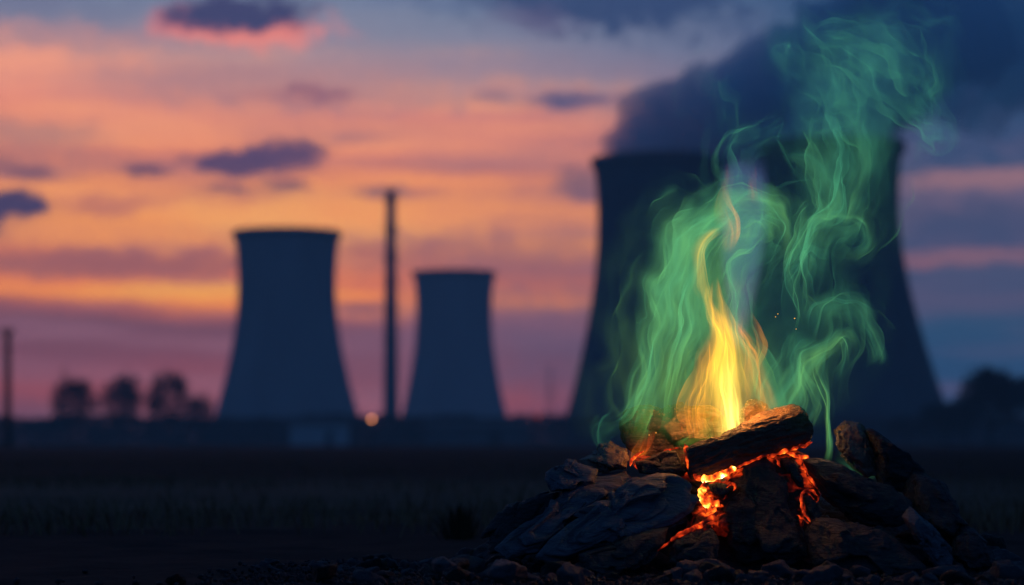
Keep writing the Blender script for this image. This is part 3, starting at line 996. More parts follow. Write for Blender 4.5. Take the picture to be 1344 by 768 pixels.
R_('coal_chunk', [(1055, 650), (1066, 648), (1073, 656), (1080, 676), (1070, 690), (1060, 682), (1055, 668)], M_coal, 'small black coal inside the hook-shaped red seam', thick=0.03, seed=20, dd=-0.005, sub=5, group=G)
R_('coal_chunk', [(880, 716), (905, 700), (940, 690), (948, 716), (944, 744), (900, 752), (872, 740)], M_coal, 'black coal under the trailing red seam', thick=0.07, seed=21, dd=-0.05, group=G)
R_('coal_chunk', [(850, 612), (880, 606), (902, 606), (908, 620), (890, 626), (860, 622)], M_coal, 'flat dark coal resting on top of the big sloping slab', thick=0.05, seed=22, dd=0.0, sub=5, group=G)

# the big split log lying across the fire
st = np.array([  # x, back-top, front-top, bottom (photograph rows)
    (902, 590, 592, 620), (907, 585, 588.5, 626), (925, 579, 583, 626), (945, 573, 577, 620), (965, 563, 571, 613), (985, 553, 565, 606), (1005, 543, 559, 599),
    (1025, 535.5, 553, 593), (1045, 530, 547, 588), (1056, 530, 543, 585), (1064, 537, 545, 583), (1069, 552, 556, 572)], float)
na, nc = 260, 150
xs = np.linspace(902, 1069, na)
bt, ft, bo = (np.interp(xs, st[:, 0], st[:, i]) for i in (1, 2, 3))
d0 = 6.47
k = d0 / F
ctr = P(985, 585, d0 + 0.03)
v = []
for i, x in enumerate(xs):
    # corner points (depth, row): front-bottom, front-top, back-top, back-bottom
    e = min(1, (x - 900) / 10, (1071 - x) / 10) ** 0.5
    w_ = 0.085 * (0.5 + 0.5 * e)
    skew = (x - 985) * k * 0.35
    cp = np.array([(0.012, bo[i]), (0.0, bo[i] - 6), (-0.006, (ft[i] + bo[i]) / 2), (0.0, ft[i] + 1.5), (0.004, ft[i]), (w_ * 0.55, bt[i] * 0.6 + ft[i] * 0.4), (w_, bt[i]), (w_ + 0.012, bt[i] + 8), (w_, bo[i] - 3), (w_ * 0.5, bo[i] + 3)])
    per = np.concatenate([[0], np.cumsum(np.hypot(np.diff(np.append(cp[:, 0], cp[0, 0])) / k, np.diff(np.append(cp[:, 1], cp[0, 1]))))])
    tt = np.linspace(0, per[-1], nc, endpoint=False)
    dep = np.interp(tt, per, np.append(cp[:, 0], cp[0, 0]))
    row = np.interp(tt, per, np.append(cp[:, 1], cp[0, 1]))
    for dq, rq in zip(dep, row):
        v.append(P(x, rq, d0) + np.array([0, dq + skew, 0]))
v = np.array(v) - ctr
ax = np.array([math.cos(R(16)), 0.2, math.sin(R(16))]); ax /= np.linalg.norm(ax)
al = v @ ax
pr = v - al[:, None] * ax
lq = np.stack([al * 7, pr[:, 1] * 55, pr[:, 2] * 55], 1)
grain = 1 - np.abs(fbm(lq + 3, 4, 0.6)) * 2.0
grain2 = fbm(np.stack([al * 18, pr[:, 1] * 150, pr[:, 2] * 150], 1), 3)
chunk = fbm(v * 22, 4)
cen = np.stack([al * 0, np.full(len(v), 0.045) * 0 + pr[:, 1].mean(), np.zeros(len(v))], 1)
nd = pr - pr.mean(0); nd /= np.linalg.norm(nd, axis=1, keepdims=True) + 1e-9
v = v + nd * (0.0045 * grain + 0.0020 * grain2 + 0.005 * chunk)[:, None]
v += ax * (0.006 * fbm(v * 40 + 9, 3))[:, None] * (np.abs(al) > 0.15)[:, None]
f = [(i * nc + a, i * nc + (a + 1) % nc, (i + 1) * nc + (a + 1) % nc, (i + 1) * nc + a) for i in range(na - 1) for a in range(nc)]
f += [tuple(range(nc))[::-1], tuple(range((na - 1) * nc, na * nc))]
tag(mobj('charred_log', v, f, M_log, None, ctr), 'black split log lying tilted across the top of the embers', 'log')

# rubble stones: a dozen shapes, copied
G2 = 'loose stones round the foot of the heap'
protos = []
for s in range(12):
    rng = np.random.default_rng(300 + s)
    V, fc = ico(4)
    nr = rng.normal(size=(13, 3)); nr /= np.linalg.norm(nr, axis=1, keepdims=True)
    dist = rng.uniform(0.6, 0.95, 13)
    dots = V @ nr.T
    cut = np.minimum(np.where(dots > 0.05, dist / np.maximum(dots, 0.05), 9).min(1), 1.1)
    pts = V * cut[:, None] * np.array([1.0, rng.uniform(0.7, 1.0), rng.uniform(0.5, 0.8)])
    pts += V * (0.09 * fbm(pts * 2 + s, 3) + 0.035 * fbm(pts * 8 + s, 3))[:, None]
    protos.append((pts, fc))
meshes = []
for s, (pts, fc) in enumerate(protos):
    me = bpy.data.meshes.new('stone')
    me.from_pydata(pts.tolist(), [], fc)
    me.polygons.foreach_set('use_smooth', np.ones(len(me.polygons), dtype=bool))
    me.materials.append([M_slab, M_slab, M_coal][s % 3])  # most stones carry the sky sheen in their colour
    me.update()
    meshes.append(me)
rng = np.random.default_rng(77)


def stone(x, y, z, s, label=None):
    o = bpy.data.objects.new('stone', meshes[rng.integers(12)])
    COL.objects.link(o)
    o.location = (x, y, z)
    o.scale = (s * rng.uniform(0.8, 1.35), s * rng.uniform(0.8, 1.2), s * rng.uniform(0.75, 1.1))
    o.rotation_euler = (rng.uniform(-.4, .4), rng.uniform(-.4, .4), rng.uniform(0, 6.28))
    tag(o, label or 'dark loose stone lying in the rubble at the foot of the coal heap', 'stone', G2)
    return o


cnt = 0
while cnt < 250:
    px = rng.uniform(330, 1350)
    d = rng.uniform(5.75, 6.75)
    x = (px - 672) / F * d
    rr_ = math.hypot((x - hc[0]) / 0.80, (d - 6.80) / 0.58)
    if rr_ < 0.72 or rr_ > 1.9 or rng.uniform() > 1.9 - rr_ * 0.9:
        continue
    hgt = 0.20 * max(0, 1 - rr_ ** 1.3) ** 0.85
    s = rng.choice([0.012, 0.018, 0.026, 0.036], p=[.3, .35, .23, .12]) * 1.35
    stone(x, d, hgt + s * 0.35, s)
    cnt += 1
for px, py, d, s, lab in [(425, 752, 5.85, 0.050, 'large blurred blue-grey stone near the lower left of the heap'), (480, 764, 5.78, 0.034, 'blurred stone at the right of the large blue-grey one'),
                          (668, 752, 5.86, 0.055, 'long pale blue stone in front of the heap'), (945, 758, 5.84, 0.036, 'pointed pale stone in front of the cone-shaped coal'),
                          (1080, 766, 5.80, 0.045, 'flat stone in front of the wide low coal'), (1325, 752, 5.95, 0.045, 'blurred stone by the lower right corner'),
                          (580, 742, 6.0, 0.034, 'dark rounded stone left of the long pale blue one'), (232, 766, 5.8, 0.03, 'lone stone at the lower left, apart from the others')]:
    p = P(px, py, d)
    o = stone(p[0], d, max(p[2], s * 0.4), s, lab)
    if 'long' in lab: o.scale = (s * 1.6, s, s * 0.8)

# fine gravel between them
rng = np.random.default_rng(81)
mb_v, mb_f = [], []
V, fc = ico(1)
nv = 0
for i in range(8000):
    px = rng.uniform(-60, 1480)
    d = 5.6 + 1.3 * rng.uniform() ** 1.2
    row = 583 + CAM_H * F / d
    if row < 776 - max(0, min(px - 200, 1500 - px)) * 0.16 + rng.normal(0, 9): continue
    x = (px - 672) / F * d
    rr_ = math.hypot((x - hc[0]) / 0.80, (d - 6.80) / 0.58)
    if rr_ < 0.9 or rng.uniform() < (rr_ - 1.2) * 0.55:
        continue
    s = rng.uniform(0.003, 0.010)
    mb_v.append(V * (s * rng.uniform(0.6, 1.3, 3)) * rng.uniform(0.8, 1.2, (len(V), 1)) + np.array([x, d, 0.004 + s * 0.3 + 0.20 * max(0, 1 - rr_ ** 1.3) ** 0.85]))
    mb_f += [tuple(q + nv for q in t) for t in fc]
    nv += len(V)
tag(mobj('gravel', np.concatenate(mb_v), mb_f, M_coal, smooth=False), 'fine dark gravel scattered over the soil before the heap', 'gravel', kind='stuff')

# thin dry grass standing over the field
rng = np.random.default_rng(88)
n = 36000
yb = 9.0 * (60 / 9.0) ** rng.uniform(0, 1, n)
xb = rng.uniform(-0.26, 0.26, n) * yb
keep = fbm(np.stack([xb * 0.35, yb * 0.22, yb * 0], 1), 3) + rng.normal(0, 0.25, n) > 0.0
xb, yb = xb[keep], yb[keep]
n = len(xb)
hb = rng.uniform(0.04, 0.13, n) * rng.uniform(0.5, 1.2, n)
aa = rng.uniform(0, 6.28, n)
ln_ = hb * rng.uniform(0.1, 0.9, n)
wv2 = rng.uniform(0.002, 0.005, n)
b0 = np.stack([xb, yb, np.full(n, -0.01)], 1)
sd_ = np.stack([np.cos(aa + 1.57), np.sin(aa + 1.57), aa * 0], 1) * wv2[:, None]
md = b0 + np.stack([np.cos(aa) * ln_ * 0.35, np.sin(aa) * ln_ * 0.35, hb * 0.6], 1)
tp = b0 + np.stack([np.cos(aa) * ln_, np.sin(aa) * ln_, hb], 1)
vv = np.stack([b0 - sd_, b0 + sd_, md + sd_ * .7, md - sd_ * .7, tp], 1).reshape(-1, 3)
ff = []
for i in range(n):
    ff += [(5 * i, 5 * i + 1, 5 * i + 2, 5 * i + 3), (5 * i + 3, 5 * i + 2, 5 * i + 4)]
tag(mobj('dry_grass', vv, ff, M_drygrass), 'thin dry grass standing in patches over the dark field', 'grass', kind='stuff')

# a dry tuft behind the left flank
rng = np.random.default_rng(91)
d = 8.6
p = P(603, 690, d)
mb = MB()
for i in range(420):
    a = rng.uniform(0, 6.28); r_ = abs(rng.normal(0, 0.035))
    h = rng.uniform(0.05, 0.14)
    b0 = np.array([r_ * math.cos(a), r_ * math.sin(a), 0])
    tip = b0 * rng.uniform(1.2, 2.6) + np.array([0, 0, h])
    mid = (b0 + tip) / 2 + np.array([0, 0, h * 0.12])
    w = np.array([math.sin(a), -math.cos(a), 0]) * 0.0018
    mb.add([b0 - w, b0 + w, mid + w * .8, mid - w * .8, tip], [(0, 1, 2, 3), (3, 2, 4)])
tag(mb.build('grass_tuft', M_leaf, None, (p[0], d, 0.0)), 'small dark tuft of grass in the field left of the heap', 'grass tuft')

# ------------------------------------------------------------------ fire and smoke: thin folded sheets in real depth, firelight on smoke as emission
FIRE_D = 6.60


def catmull(p, n):
    p = np.asarray(p, float)
    p = np.vstack([2 * p[0] - p[1], p, 2 * p[-1] - p[-2]])
    t = np.linspace(0, len(p) - 3 - 1e-6, n)
    i = t.astype(int); f = (t - i)[:, None]
    p0, p1, p2, p3 = p[i], p[i + 1], p[i + 2], p[i + 3]
    return 0.5 * (2 * p1 + (p2 - p0) * f + (2 * p0 - 5 * p1 + 4 * p2 - p3) * f ** 2 + (3 * p1 - p0 - 3 * p2 + p3) * f ** 3)


class VNoise:
    """smooth divergence-light vector noise from random waves"""
    def __init__(s, seed, n=18):
        r = np.random.default_rng(seed)
        k = r.normal(size=(n, 3)); k /= np.linalg.norm(k, axis=1, keepdims=True)
        s.k = k * r.uniform(0.6, 1.6, (n, 1)) * 2 * math.pi
        a = r.normal(size=(n, 3))
        a -= (a * k).sum(1, keepdims=True) * k
        s.a = a / math.sqrt(n)
        s.p = r.uniform(0, 6.28, n)

    def __call__(s, p):
        return np.sin(p @ s.k.T + s.p) @ s.a


VN1, VN2, VN3 = VNoise(1), VNoise(2), VNoise(3)


def gas_material(name, stops, strength, absorb, fib=(7.0, 2.2), edge=0.16):
    m, nt, out = mat(name)
    at = nt.nodes.new('ShaderNodeAttribute'); at.attribute_name = 'gas'
    sp = nt.nodes.new('ShaderNodeSeparateColor'); nt.links.new(at.outputs['Color'], sp.inputs[0])
    al, hue, s_ = (X(nt, sp.outputs[i]) for i in range(3))
    t_ = X(nt, at.outputs['Alpha'])
    g = nt.nodes.new('ShaderNodeNewGeometry')
    dt = nt.nodes.new('ShaderNodeVectorMath'); dt.operation = 'DOT_PRODUCT'
    nt.links.new(g.outputs['Normal'], dt.inputs[0]); nt.links.new(g.outputs['Incoming'], dt.inputs[1])
    cosv = X(nt, dt.outputs['Value']).m('ABSOLUTE')
    path = cosv.m('MAXIMUM', edge).m('POWER', -1.0)          # a thin layer is denser seen edge-on
    st = noise(nt, combine(nt, s_ * fib[0], t_ * fib[1], s_ * 0.37), 1.0, 3, 0.5)
    a = (al * path * st.ss(0.30, 0.70, 0.12, 1.9)).m('MINIMUM', 1.0)
    em = nt.nodes.new('ShaderNodeEmission')
    nt.links.new(ramp(nt, hue, stops).s, em.inputs[0])
    nt.links.new((a * strength).s, em.inputs[1])
    tr = nt.nodes.new('ShaderNodeBsdfTransparent')
    inv = (a * -absorb) + 1.0
    nt.links.new(combine(nt, inv, inv, inv).s, tr.inputs[0])
    ad = nt.nodes.new('ShaderNodeAddShader')
    nt.links.new(em.outputs[0], ad.inputs[0]); nt.links.new(tr.outputs[0], ad.inputs[1])
    nt.links.new(ad.outputs[0], out.inputs['Surface'])
    try:
        m.cycles.emission_sampling = 'NONE'
    except Exception:
        pass
    return m


GAS = [(0.0, (0.050, 0.270, 0.205, 1)), (0.18, (0.060, 0.34, 0.17, 1)), (0.30, (0.10, 0.38, 0.135, 1)), (0.55, (0.28, 0.60, 0.07, 1)), (0.75, (0.95, 0.55, 0.03, 1)), (0.88, (1.0, 0.42, 0.03, 1)), (1.0, (1.0, 0.66, 0.16, 1))]
M_gas = gas_material('flame_and_glowing_smoke', GAS, 0.36, 0.20, (1.5, 0.6), 0.32)  # green flame, and smoke whose firelit look is put in as emission
FL = [(0.0, (0.75, 0.05, 0.008, 1)), (0.35, (1.0, 0.26, 0.015, 1)), (0.65, (1.0, 0.52, 0.03, 1)), (1.0, (1.0, 0.74, 0.14, 1))]
M_fire = gas_material('yellow_fire', FL, 0.92, 0.12, (1.7, 0.8), 0.34)


def wisp(name, guide, m, parent, copies, seed, n=110, mcross=26, jitter=1.0, fold=0.55, twist=1.2, warp=1.0, fin=0.12, fout=0.2, spread=0.5, label=None, wide=(0.7, 1.7), kr=(0.55, 1.25), fine=1.0, patchy=1.5):
    """guide rows: x, y, half width, alpha, hue (photograph pixels at the fire's distance)"""
    rng = np.random.default_rng(seed)
    gd = catmull(guide, n)
    gx, gy, gw, ga, gh = gd.T
    if m is not M_fire:
        ga = ga * np.clip(0.85 + 0.15 * (gy - 60) / 260, 0.82, 1.0)       # thins as it rises
    gw = np.maximum(gw, 0.6); ga = np.maximum(ga, 0)
    s = np.linspace(-1, 1, mcross)
    t = np.linspace(0, 1, n)
    Ltot = np.hypot(np.diff(gx), np.diff(gy)).sum()
    allv, allf, allc = [], [], []
    base = 0
    for c in range(copies):
        ph, ph2 = rng.uniform(0, 6.28, 2)
        psi = rng.uniform(-0.9, 0.9) + twist * (t - 0.5) * rng.uniform(-1, 1.6)
        kk = rng.uniform(*kr)
        ox = rng.normal(0, spread) * gw
        oz = rng.normal(0, spread) * gw * 1.1
        ws = rng.uniform(*wide)
        tshift = rng.uniform(-0.05, 0.05)
        t0 = max(0.0, rng.uniform(-0.1, 0.12)); t1 = min(1.0, rng.uniform(0.8, 1.15))
        Sg, T = np.meshgrid(s, t)
        fo = fold * np.sin(math.pi * kk * Sg + ph + 2.2 * T) + 0.22 * fine * np.sin(2.3 * math.pi * Sg + ph2 - 3 * T)
        W_ = (gw * ws)[:, None]
        cx = Sg * np.cos(psi)[:, None] - fo * np.sin(psi)[:, None]
        cz = Sg * np.sin(psi)[:, None] + fo * np.cos(psi)[:, None]
        # across = in the plane square to the guide's direction
        tx, ty = np.gradient(gx), np.gradient(gy)
        ln = np.hypot(tx, ty) + 1e-9
        nxp, nyp = -ty / ln, tx / ln
        xx = gx[:, None] + nxp[:, None] * (cx * W_ + ox[:, None])
        yy = gy[:, None] + nyp[:, None] * (cx * W_ + ox[:, None])
        zz_ = cz * W_ + oz[:, None]
        p = np.stack([xx.ravel(), yy.ravel(), zz_.ravel()], 1)
        amp = (warp * (0.25 + 0.75 * np.minimum(1, T * 2.2))).ravel()[:, None]
        p = p + amp * 10.0 * VN1(p / 170.0 + c * 0.05)
        p = p + amp * 6.5 * VN2(p / 80.0 + c * 0.10)
        p = p + amp * 1.5 * VN3(p / 36.0 + c * 0.2)
        k = FIRE_D / F
        dd = FIRE_D + p[:, 2] * k
        pts = np.stack([(p[:, 0] - 672) * k, dd, CAM_H + (583 - p[:, 1]) * k], 1)
        edge = (1 - Sg ** 2) ** 1.6
        tt = (T - t0) / (t1 - t0)
        e2 = lambda q: np.clip(q, 0, 1) ** 2 * (3 - 2 * np.clip(q, 0, 1))
        ends = e2(tt / fin) * e2((1 - tt) / fout)
        al = ga[:, None] * edge * ends * rng.uniform(0.6, 1.3)
        pat = perlin(np.stack([p[:, 0] / 34 + c * 1.9, p[:, 1] / 95 + seed, p[:, 2] / 34], 1)) + 0.5 * perlin(np.stack([p[:, 0] / 15, p[:, 1] / 48 + seed + c, p[:, 2] / 15], 1))
        al = al * np.clip(0.85 + patchy * pat, 0.10, 2.4).reshape(al.shape)
        hu = np.clip(gh[:, None] + 0.07 * np.sin(2 * Sg + ph) * 1.0, 0, 1) + 0 * Sg
        col = np.stack([al.ravel(), hu.ravel(), (Sg * 0.5 * ws + c * 3.17 + seed * 0.71).ravel(), (T * Ltot / 120.0 + c * 1.3).ravel()], 1)
        allv.append(pts); allc.append(col)
        idx = np.arange(n * mcross).reshape(n, mcross) + base
        allf.append(np.stack([idx[:-1, :-1], idx[:-1, 1:], idx[1:, 1:], idx[1:, :-1]], -1).reshape(-1, 4))
        base += n * mcross
    v, f, col = np.concatenate(allv), np.concatenate(allf), np.concatenate(allc)
    f = f[col[:, 0][f].max(1) > 0.0025]                   # nothing hangs in the air where there is no gas
    used, inv = np.unique(f, return_inverse=True)
    v, col, f = v[used], col[used], inv.reshape(-1, 4)
    loc = np.array(parent.location)
    me = bpy.data.meshes.new(name)
    me.vertices.add(len(v)); me.vertices.foreach_set('co', (v - loc).astype(np.float32).ravel())
    me.loops.add(f.size); me.loops.foreach_set('vertex_index', f.astype(np.int32).ravel())
    me.polygons.add(len(f)); me.polygons.foreach_set('loop_start', (np.arange(len(f)) * 4).astype(np.int32))
    me.polygons.foreach_set('use_smooth', np.ones(len(f), dtype=bool))
    me.update(calc_edges=True)
    a = me.attributes.new('gas', 'FLOAT_COLOR', 'POINT')
    a.data.foreach_set('color', col.astype(np.float32).ravel())
    me.materials.append(m)
    o = bpy.data.objects.new(name, me)
    COL.objects.link(o)
    o.parent = parent
    if label: o['label'] = label
    return o


smoke = empty('green_smoke', P(960, 600, FIRE_D))
tag(smoke, 'green burning gas and smoke curling up from the coal heap', 'smoke')
M_soft = gas_material('soft_gas', GAS, 0.47, 0.22, (1.0, 0.6), 0.45)


def w(g, copies, seed, **kw):
    # a few crisp folds inside a wider, softer body of the same strand
    wisp('smoke_wisp', g, M_gas, smoke, 2 if copies < 6 else 3, seed, **kw)
    kw2 = dict(kw); kw2['spread'] = kw.get('spread', 0.5) * 1.2
    wisp('smoke_wisp', g, M_soft, smoke, max(3, round(copies * 0.75)), seed + 200, wide=(1.0, 2.2), kr=(0.25, 0.7), fine=0.4, **kw2)




# wide soft body on the left of the fire
w([(905, 590, 40, .03, .44), (900, 540, 52, .05, .45), (900, 480, 54, .06, .41), (905, 420, 52, .06, .34), (915, 360, 48, .065, .31), (940, 310, 46, .08, .26), (965, 270, 38, .05, .22), (970, 235, 24, .02, .15)], 9, 11, fold=0.5)
# thin haze of gas filling the space between the strands
M_veil = gas_material('thin_gas', GAS, 0.33, 0.25, (0.8, 0.5), 0.45)
vl = lambda g, c, s, **kw: wisp('smoke_veil', g, M_veil, smoke, c, s, mcross=20, fold=0.35, warp=1.5, fin=0.25, fout=0.35, **kw)
vl([(930, 580, 70, .03, .36), (930, 500, 80, .045, .34), (930, 420, 84, .05, .31), (950, 350, 80, .05, .28), (980, 290, 66, .04, .22), (1000, 230, 50, .03, .15)], 6, 111)
vl([(1040, 590, 50, .03, .30), (1045, 520, 60, .045, .28), (1050, 460, 64, .045, .24), (1060, 400, 60, .04, .2), (1070, 340, 60, .045, .2), (1085, 280, 60, .05, .2), (1100, 220, 56, .045, .15), (1110, 150, 60, .04, .1), (1110, 80, 70, .035, .08), (1110, 10, 70, .02, .05)], 6, 112, n=140)
vl([(1040, 90, 60, .02, .1), (1090, 50, 70, .04, .1), (1150, 60, 70, .045, .1), (1200, 110, 56, .04, .1), (1215, 180, 40, .03, .1)], 5, 113)
vl([(1090, 470, 30, .02, .2), (1110, 420, 36, .035, .2), (1130, 450, 30, .03, .18)], 3, 114)
vl([(950, 585, 50, .05, .50), (948, 520, 54, .07, .52), (944, 460, 46, .07, .50), (940, 400, 36, .06, .46), (944, 340, 28, .04, .40)], 5, 115)  # yellow-green glow round the flame, put in as an emitting veil
# outer left edge, climbing and rolling over
w([(806, 560, 8, .10, .22), (828, 545, 9, .16, .27), (848, 515, 13, .17, .28), (858, 470, 15, .16, .27), (872, 432, 16, .17, .28), (862, 398, 14, .20, .28), (868, 366, 16, .17, .27), (884, 330, 18, .16, .26), (908, 292, 18, .15, .26), (940, 266, 18, .10, .24), (975, 254, 14, .05, .2)], 7, 12, twist=2.0)
w([(838, 592, 12, .08, .36), (852, 550, 15, .12, .37), (868, 505, 17, .14, .34), (880, 455, 18, .15, .28), (884, 405, 17, .16, .28), (890, 358, 18, .17, .28), (912, 312, 19, .17, .28), (948, 276, 20, .15, .27), (988, 262, 20, .15, .27), (1018, 282, 17, .17, .29), (1030, 312, 14, .15, .29), (1018, 334, 12, .10, .27), (996, 342, 9, .05, .25)], 7, 13, twist=2.0)
w([(868, 585, 16, .08, .42), (885, 540, 18, .11, .43), (900, 490, 19, .13, .40), (908, 440, 18, .14, .31), (904, 390, 17, .14, .30), (912, 340, 18, .15, .30), (938, 300, 18, .14, .29), (972, 284, 16, .13, .29), (1000, 292, 14, .12, .29), (1012, 318, 12, .10, .28)], 6, 14)
# right half of the body
w([(985, 570, 20, .08, .46), (988, 520, 22, .12, .43), (982, 465, 22, .12, .38), (966, 410, 20, .13, .31), (960, 360, 19, .13, .30), (978, 318, 19, .14, .30), (1006, 296, 16, .13, .29), (1024, 304, 12, .09, .28)], 6, 15)
w([(1015, 560, 14, .08, .34), (1006, 520, 16, .11, .32), (996, 478, 16, .12, .31), (988, 436, 15, .11, .30), (984, 392, 15, .10, .28), (996, 350, 15, .10, .28), (1014, 316, 13, .08, .26)], 5, 16)
# the base to the right of the flame
w([(1012, 552, 14, .12, .33), (1022, 530, 16, .15, .31), (1034, 508, 16, .14, .29), (1046, 484, 14, .13, .28), (1058, 462, 12, .12, .27), (1068, 444, 9, .06, .25)], 6, 17)
w([(1020, 556, 9, .12, .32), (1036, 522, 10, .17, .31), (1050, 494, 10, .20, .31), (1068, 468, 10, .20, .31), (1084, 446, 9, .17, .30), (1098, 440, 8, .15, .28), (1104, 458, 8, .12, .27), (1100, 486, 8, .10, .26), (1090, 510, 7, .06, .25)], 5, 18)
w([(1084, 612, 4, .12, .36), (1087, 585, 3.2, .26, .34), (1087, 556, 3.0, .30, .34), (1082, 526, 3.4, .28, .33), (1077, 500, 4, .24, .32), (1074, 474, 5, .18, .30), (1068, 448, 6, .08, .28)], 4, 19, warp=0.5, spread=0.35)
w([(1060, 560, 15, .07, .30), (1066, 530, 16, .09, .29), (1062, 500, 14, .09, .28), (1064, 470, 12, .07, .26)], 4, 20)
w([(1042, 545, 6, .15, .33), (1046, 520, 6, .18, .32), (1044, 500, 7, .15, .31), (1052, 480, 8, .09, .28)], 3, 33)
# loose curl on the right
w([(1060, 460, 10, .05, .2), (1063, 425, 11, .09, .2), (1074, 402, 12, .10, .2), (1098, 394, 13, .10, .2), (1122, 410, 13, .10, .19), (1138, 440, 12, .10, .2), (1138, 468, 10, .10, .2), (1126, 480, 8, .06, .18), (1112, 470, 7, .03, .16)], 5, 21, fin=.2)
# tall right column
w([(1048, 470, 9, .04, .2), (1056, 420, 11, .07, .2), (1058, 380, 13, .09, .21), (1062, 345, 15, .11, .22), (1078, 312, 18, .12, .23), (1092, 280, 22, .12, .23), (1096, 245, 25, .11, .22), (1106, 210, 27, .10, .19), (1116, 175, 26, .085, .15), (1112, 140, 24, .07, .12), (1098, 108, 24, .07, .12), (1078, 80, 24, .07, .12), (1052, 52, 20, .06, .10), (1034, 22, 16, .03, .08), (1030, -8, 12, .01, .06)], 8, 22, n=150, twist=2.4, warp=1.4)
w([(1084, 330, 8, .05, .24), (1092, 295, 9, .13, .26), (1098, 262, 10, .16, .25), (1108, 228, 11, .14, .22), (1116, 195, 11, .12, .18), (1114, 160, 10, .10, .15), (1100, 125, 9, .10, .14), (1094, 98, 8, .10, .14), (1078, 84, 8, .10, .15), (1056, 72, 8, .08, .14), (1040, 56, 7, .04, .12)], 4, 23, warp=1.2)
w([(1060, 350, 8, .04, .22), (1050, 322, 9, .08, .23), (1056, 296, 10, .10, .24), (1080, 284, 11, .11, .25), (1110, 284, 12, .11, .25), (1130, 300, 12, .10, .24), (1132, 324, 11, .08, .23), (1112, 338, 9, .06, .22), (1092, 330, 7, .03, .2)], 5, 24)
w([(1030, 360, 10, .03, .2), (1052, 345, 11, .08, .24), (1062, 330, 10, .10, .26), (1078, 342, 10, .07, .22), (1100, 352, 10, .03, .18)], 3, 34)
# the big hook at the top
w([(1046, 60, 16, .04, .12), (1070, 52, 22, .065, .13), (1104, 52, 26, .075, .13), (1140, 68, 28, .08, .13), (1174, 98, 26, .08, .13), (1198, 134, 22, .08, .14), (1214, 168, 17, .08, .14), (1218, 190, 13, .06, .13), (1206, 204, 11, .06, .14), (1188, 196, 10, .04, .13), (1182, 180, 8, .02, .12)], 8, 25, n=140, twist=2.0, warp=1.3, fin=.2)
w([(1090, 24, 18, .02, .10), (1130, 26, 24, .04, .10), (1176, 46, 26, .05, .11), (1212, 76, 22, .055, .11), (1228, 106, 16, .05, .11), (1218, 128, 12, .04, .12), (1202, 128, 10, .02, .1)], 5, 26, warp=1.3, fin=.25)
w([(1128, 250, 12, .03, .16), (1136, 212, 16, .06, .15), (1140, 170, 18, .06, .13), (1136, 130, 18, .055, .12), (1124, 96, 18, .045, .11), (1110, 66, 16, .02, .1)], 4, 27, warp=1.3, fin=.25)
# pale strands over the tower's gap
w([(970, 260, 14, .04, .2), (958, 232, 14, .07, .18), (950, 205, 13, .08, .17), (962, 186, 12, .09, .17), (986, 178, 11, .08, .16), (1004, 164, 10, .05, .14), (1012, 145, 9, .02, .12)], 5, 28, fin=.2)
w([(990, 262, 10, .04, .2), (982, 232, 9, .07, .18), (992, 204, 9, .07, .17), (1012, 188, 8, .05, .15), (1030, 180, 8, .02, .12)], 3, 29, fin=.2)
w([(1035, 215, 10, .03, .2), (1048, 205, 11, .07, .2), (1064, 212, 11, .08, .2), (1072, 232, 11, .08, .21), (1080, 256, 12, .05, .21)], 3, 35, fin=.25)
w([(952, 210, 12, .02, .12), (938, 170, 14, .03, .11), (930, 120, 16, .03, .10), (936, 80, 16, .02, .09), (950, 40, 14, .008, .08)], 3, 30, warp=1.5, fin=.25)
w([(1040, 60, 14, .02, .10), (1026, 66, 14, .05, .12), (1036, 82, 12, .06, .14), (1056, 82, 9, .03, .13)], 3, 31, fin=.3)
# low licks over the coals
w([(1090, 600, 10, .05, .28), (1110, 612, 12, .09, .28), (1128, 618, 10, .11, .30), (1140, 612, 8, .09, .31), (1146, 596, 7, .04, .28)], 3, 32, warp=0.6, fin=.25)
w([(800, 600, 8, .03, .2), (804, 575, 9, .06, .2), (812, 555, 9, .07, .22), (826, 538, 8, .04, .24)], 3, 36, fin=.25)
w([(880, 588, 14, .08, .48), (905, 574, 16, .12, .50), (930, 562, 14, .12, .52), (945, 545, 10, .07, .5)], 4, 37, warp=0.6, fin=.25)

flame = empty('flame', P(958, 580, FIRE_D))
tag(flame, 'bright yellow flame standing behind the charred log', 'flame')
fl = lambda *a, **kw: wisp('flame_tongue', a[0], M_fire, flame, *a[1:], patchy=0.9, **kw)
# broad glowing body
fl([(952, 590, 30, .03, .58), (950, 556, 33, .05, .58), (950, 520, 29, .065, .60), (948, 485, 23, .08, .60), (948, 450, 17, .09, .55), (945, 420, 12, .11, .5), (940, 392, 6, .06, .42)], 8, 41, fold=.4, warp=0.6, spread=.32)
# white hot root
fl([(962, 592, 12, .25, .9), (962, 570, 14, .34, 1.0), (959, 545, 13, .32, 1.0), (956, 518, 10, .24, .95), (953, 490, 7, .15, .9), (951, 462, 4, .08, .8)], 6, 42, fold=.4, warp=0.4, spread=.3)
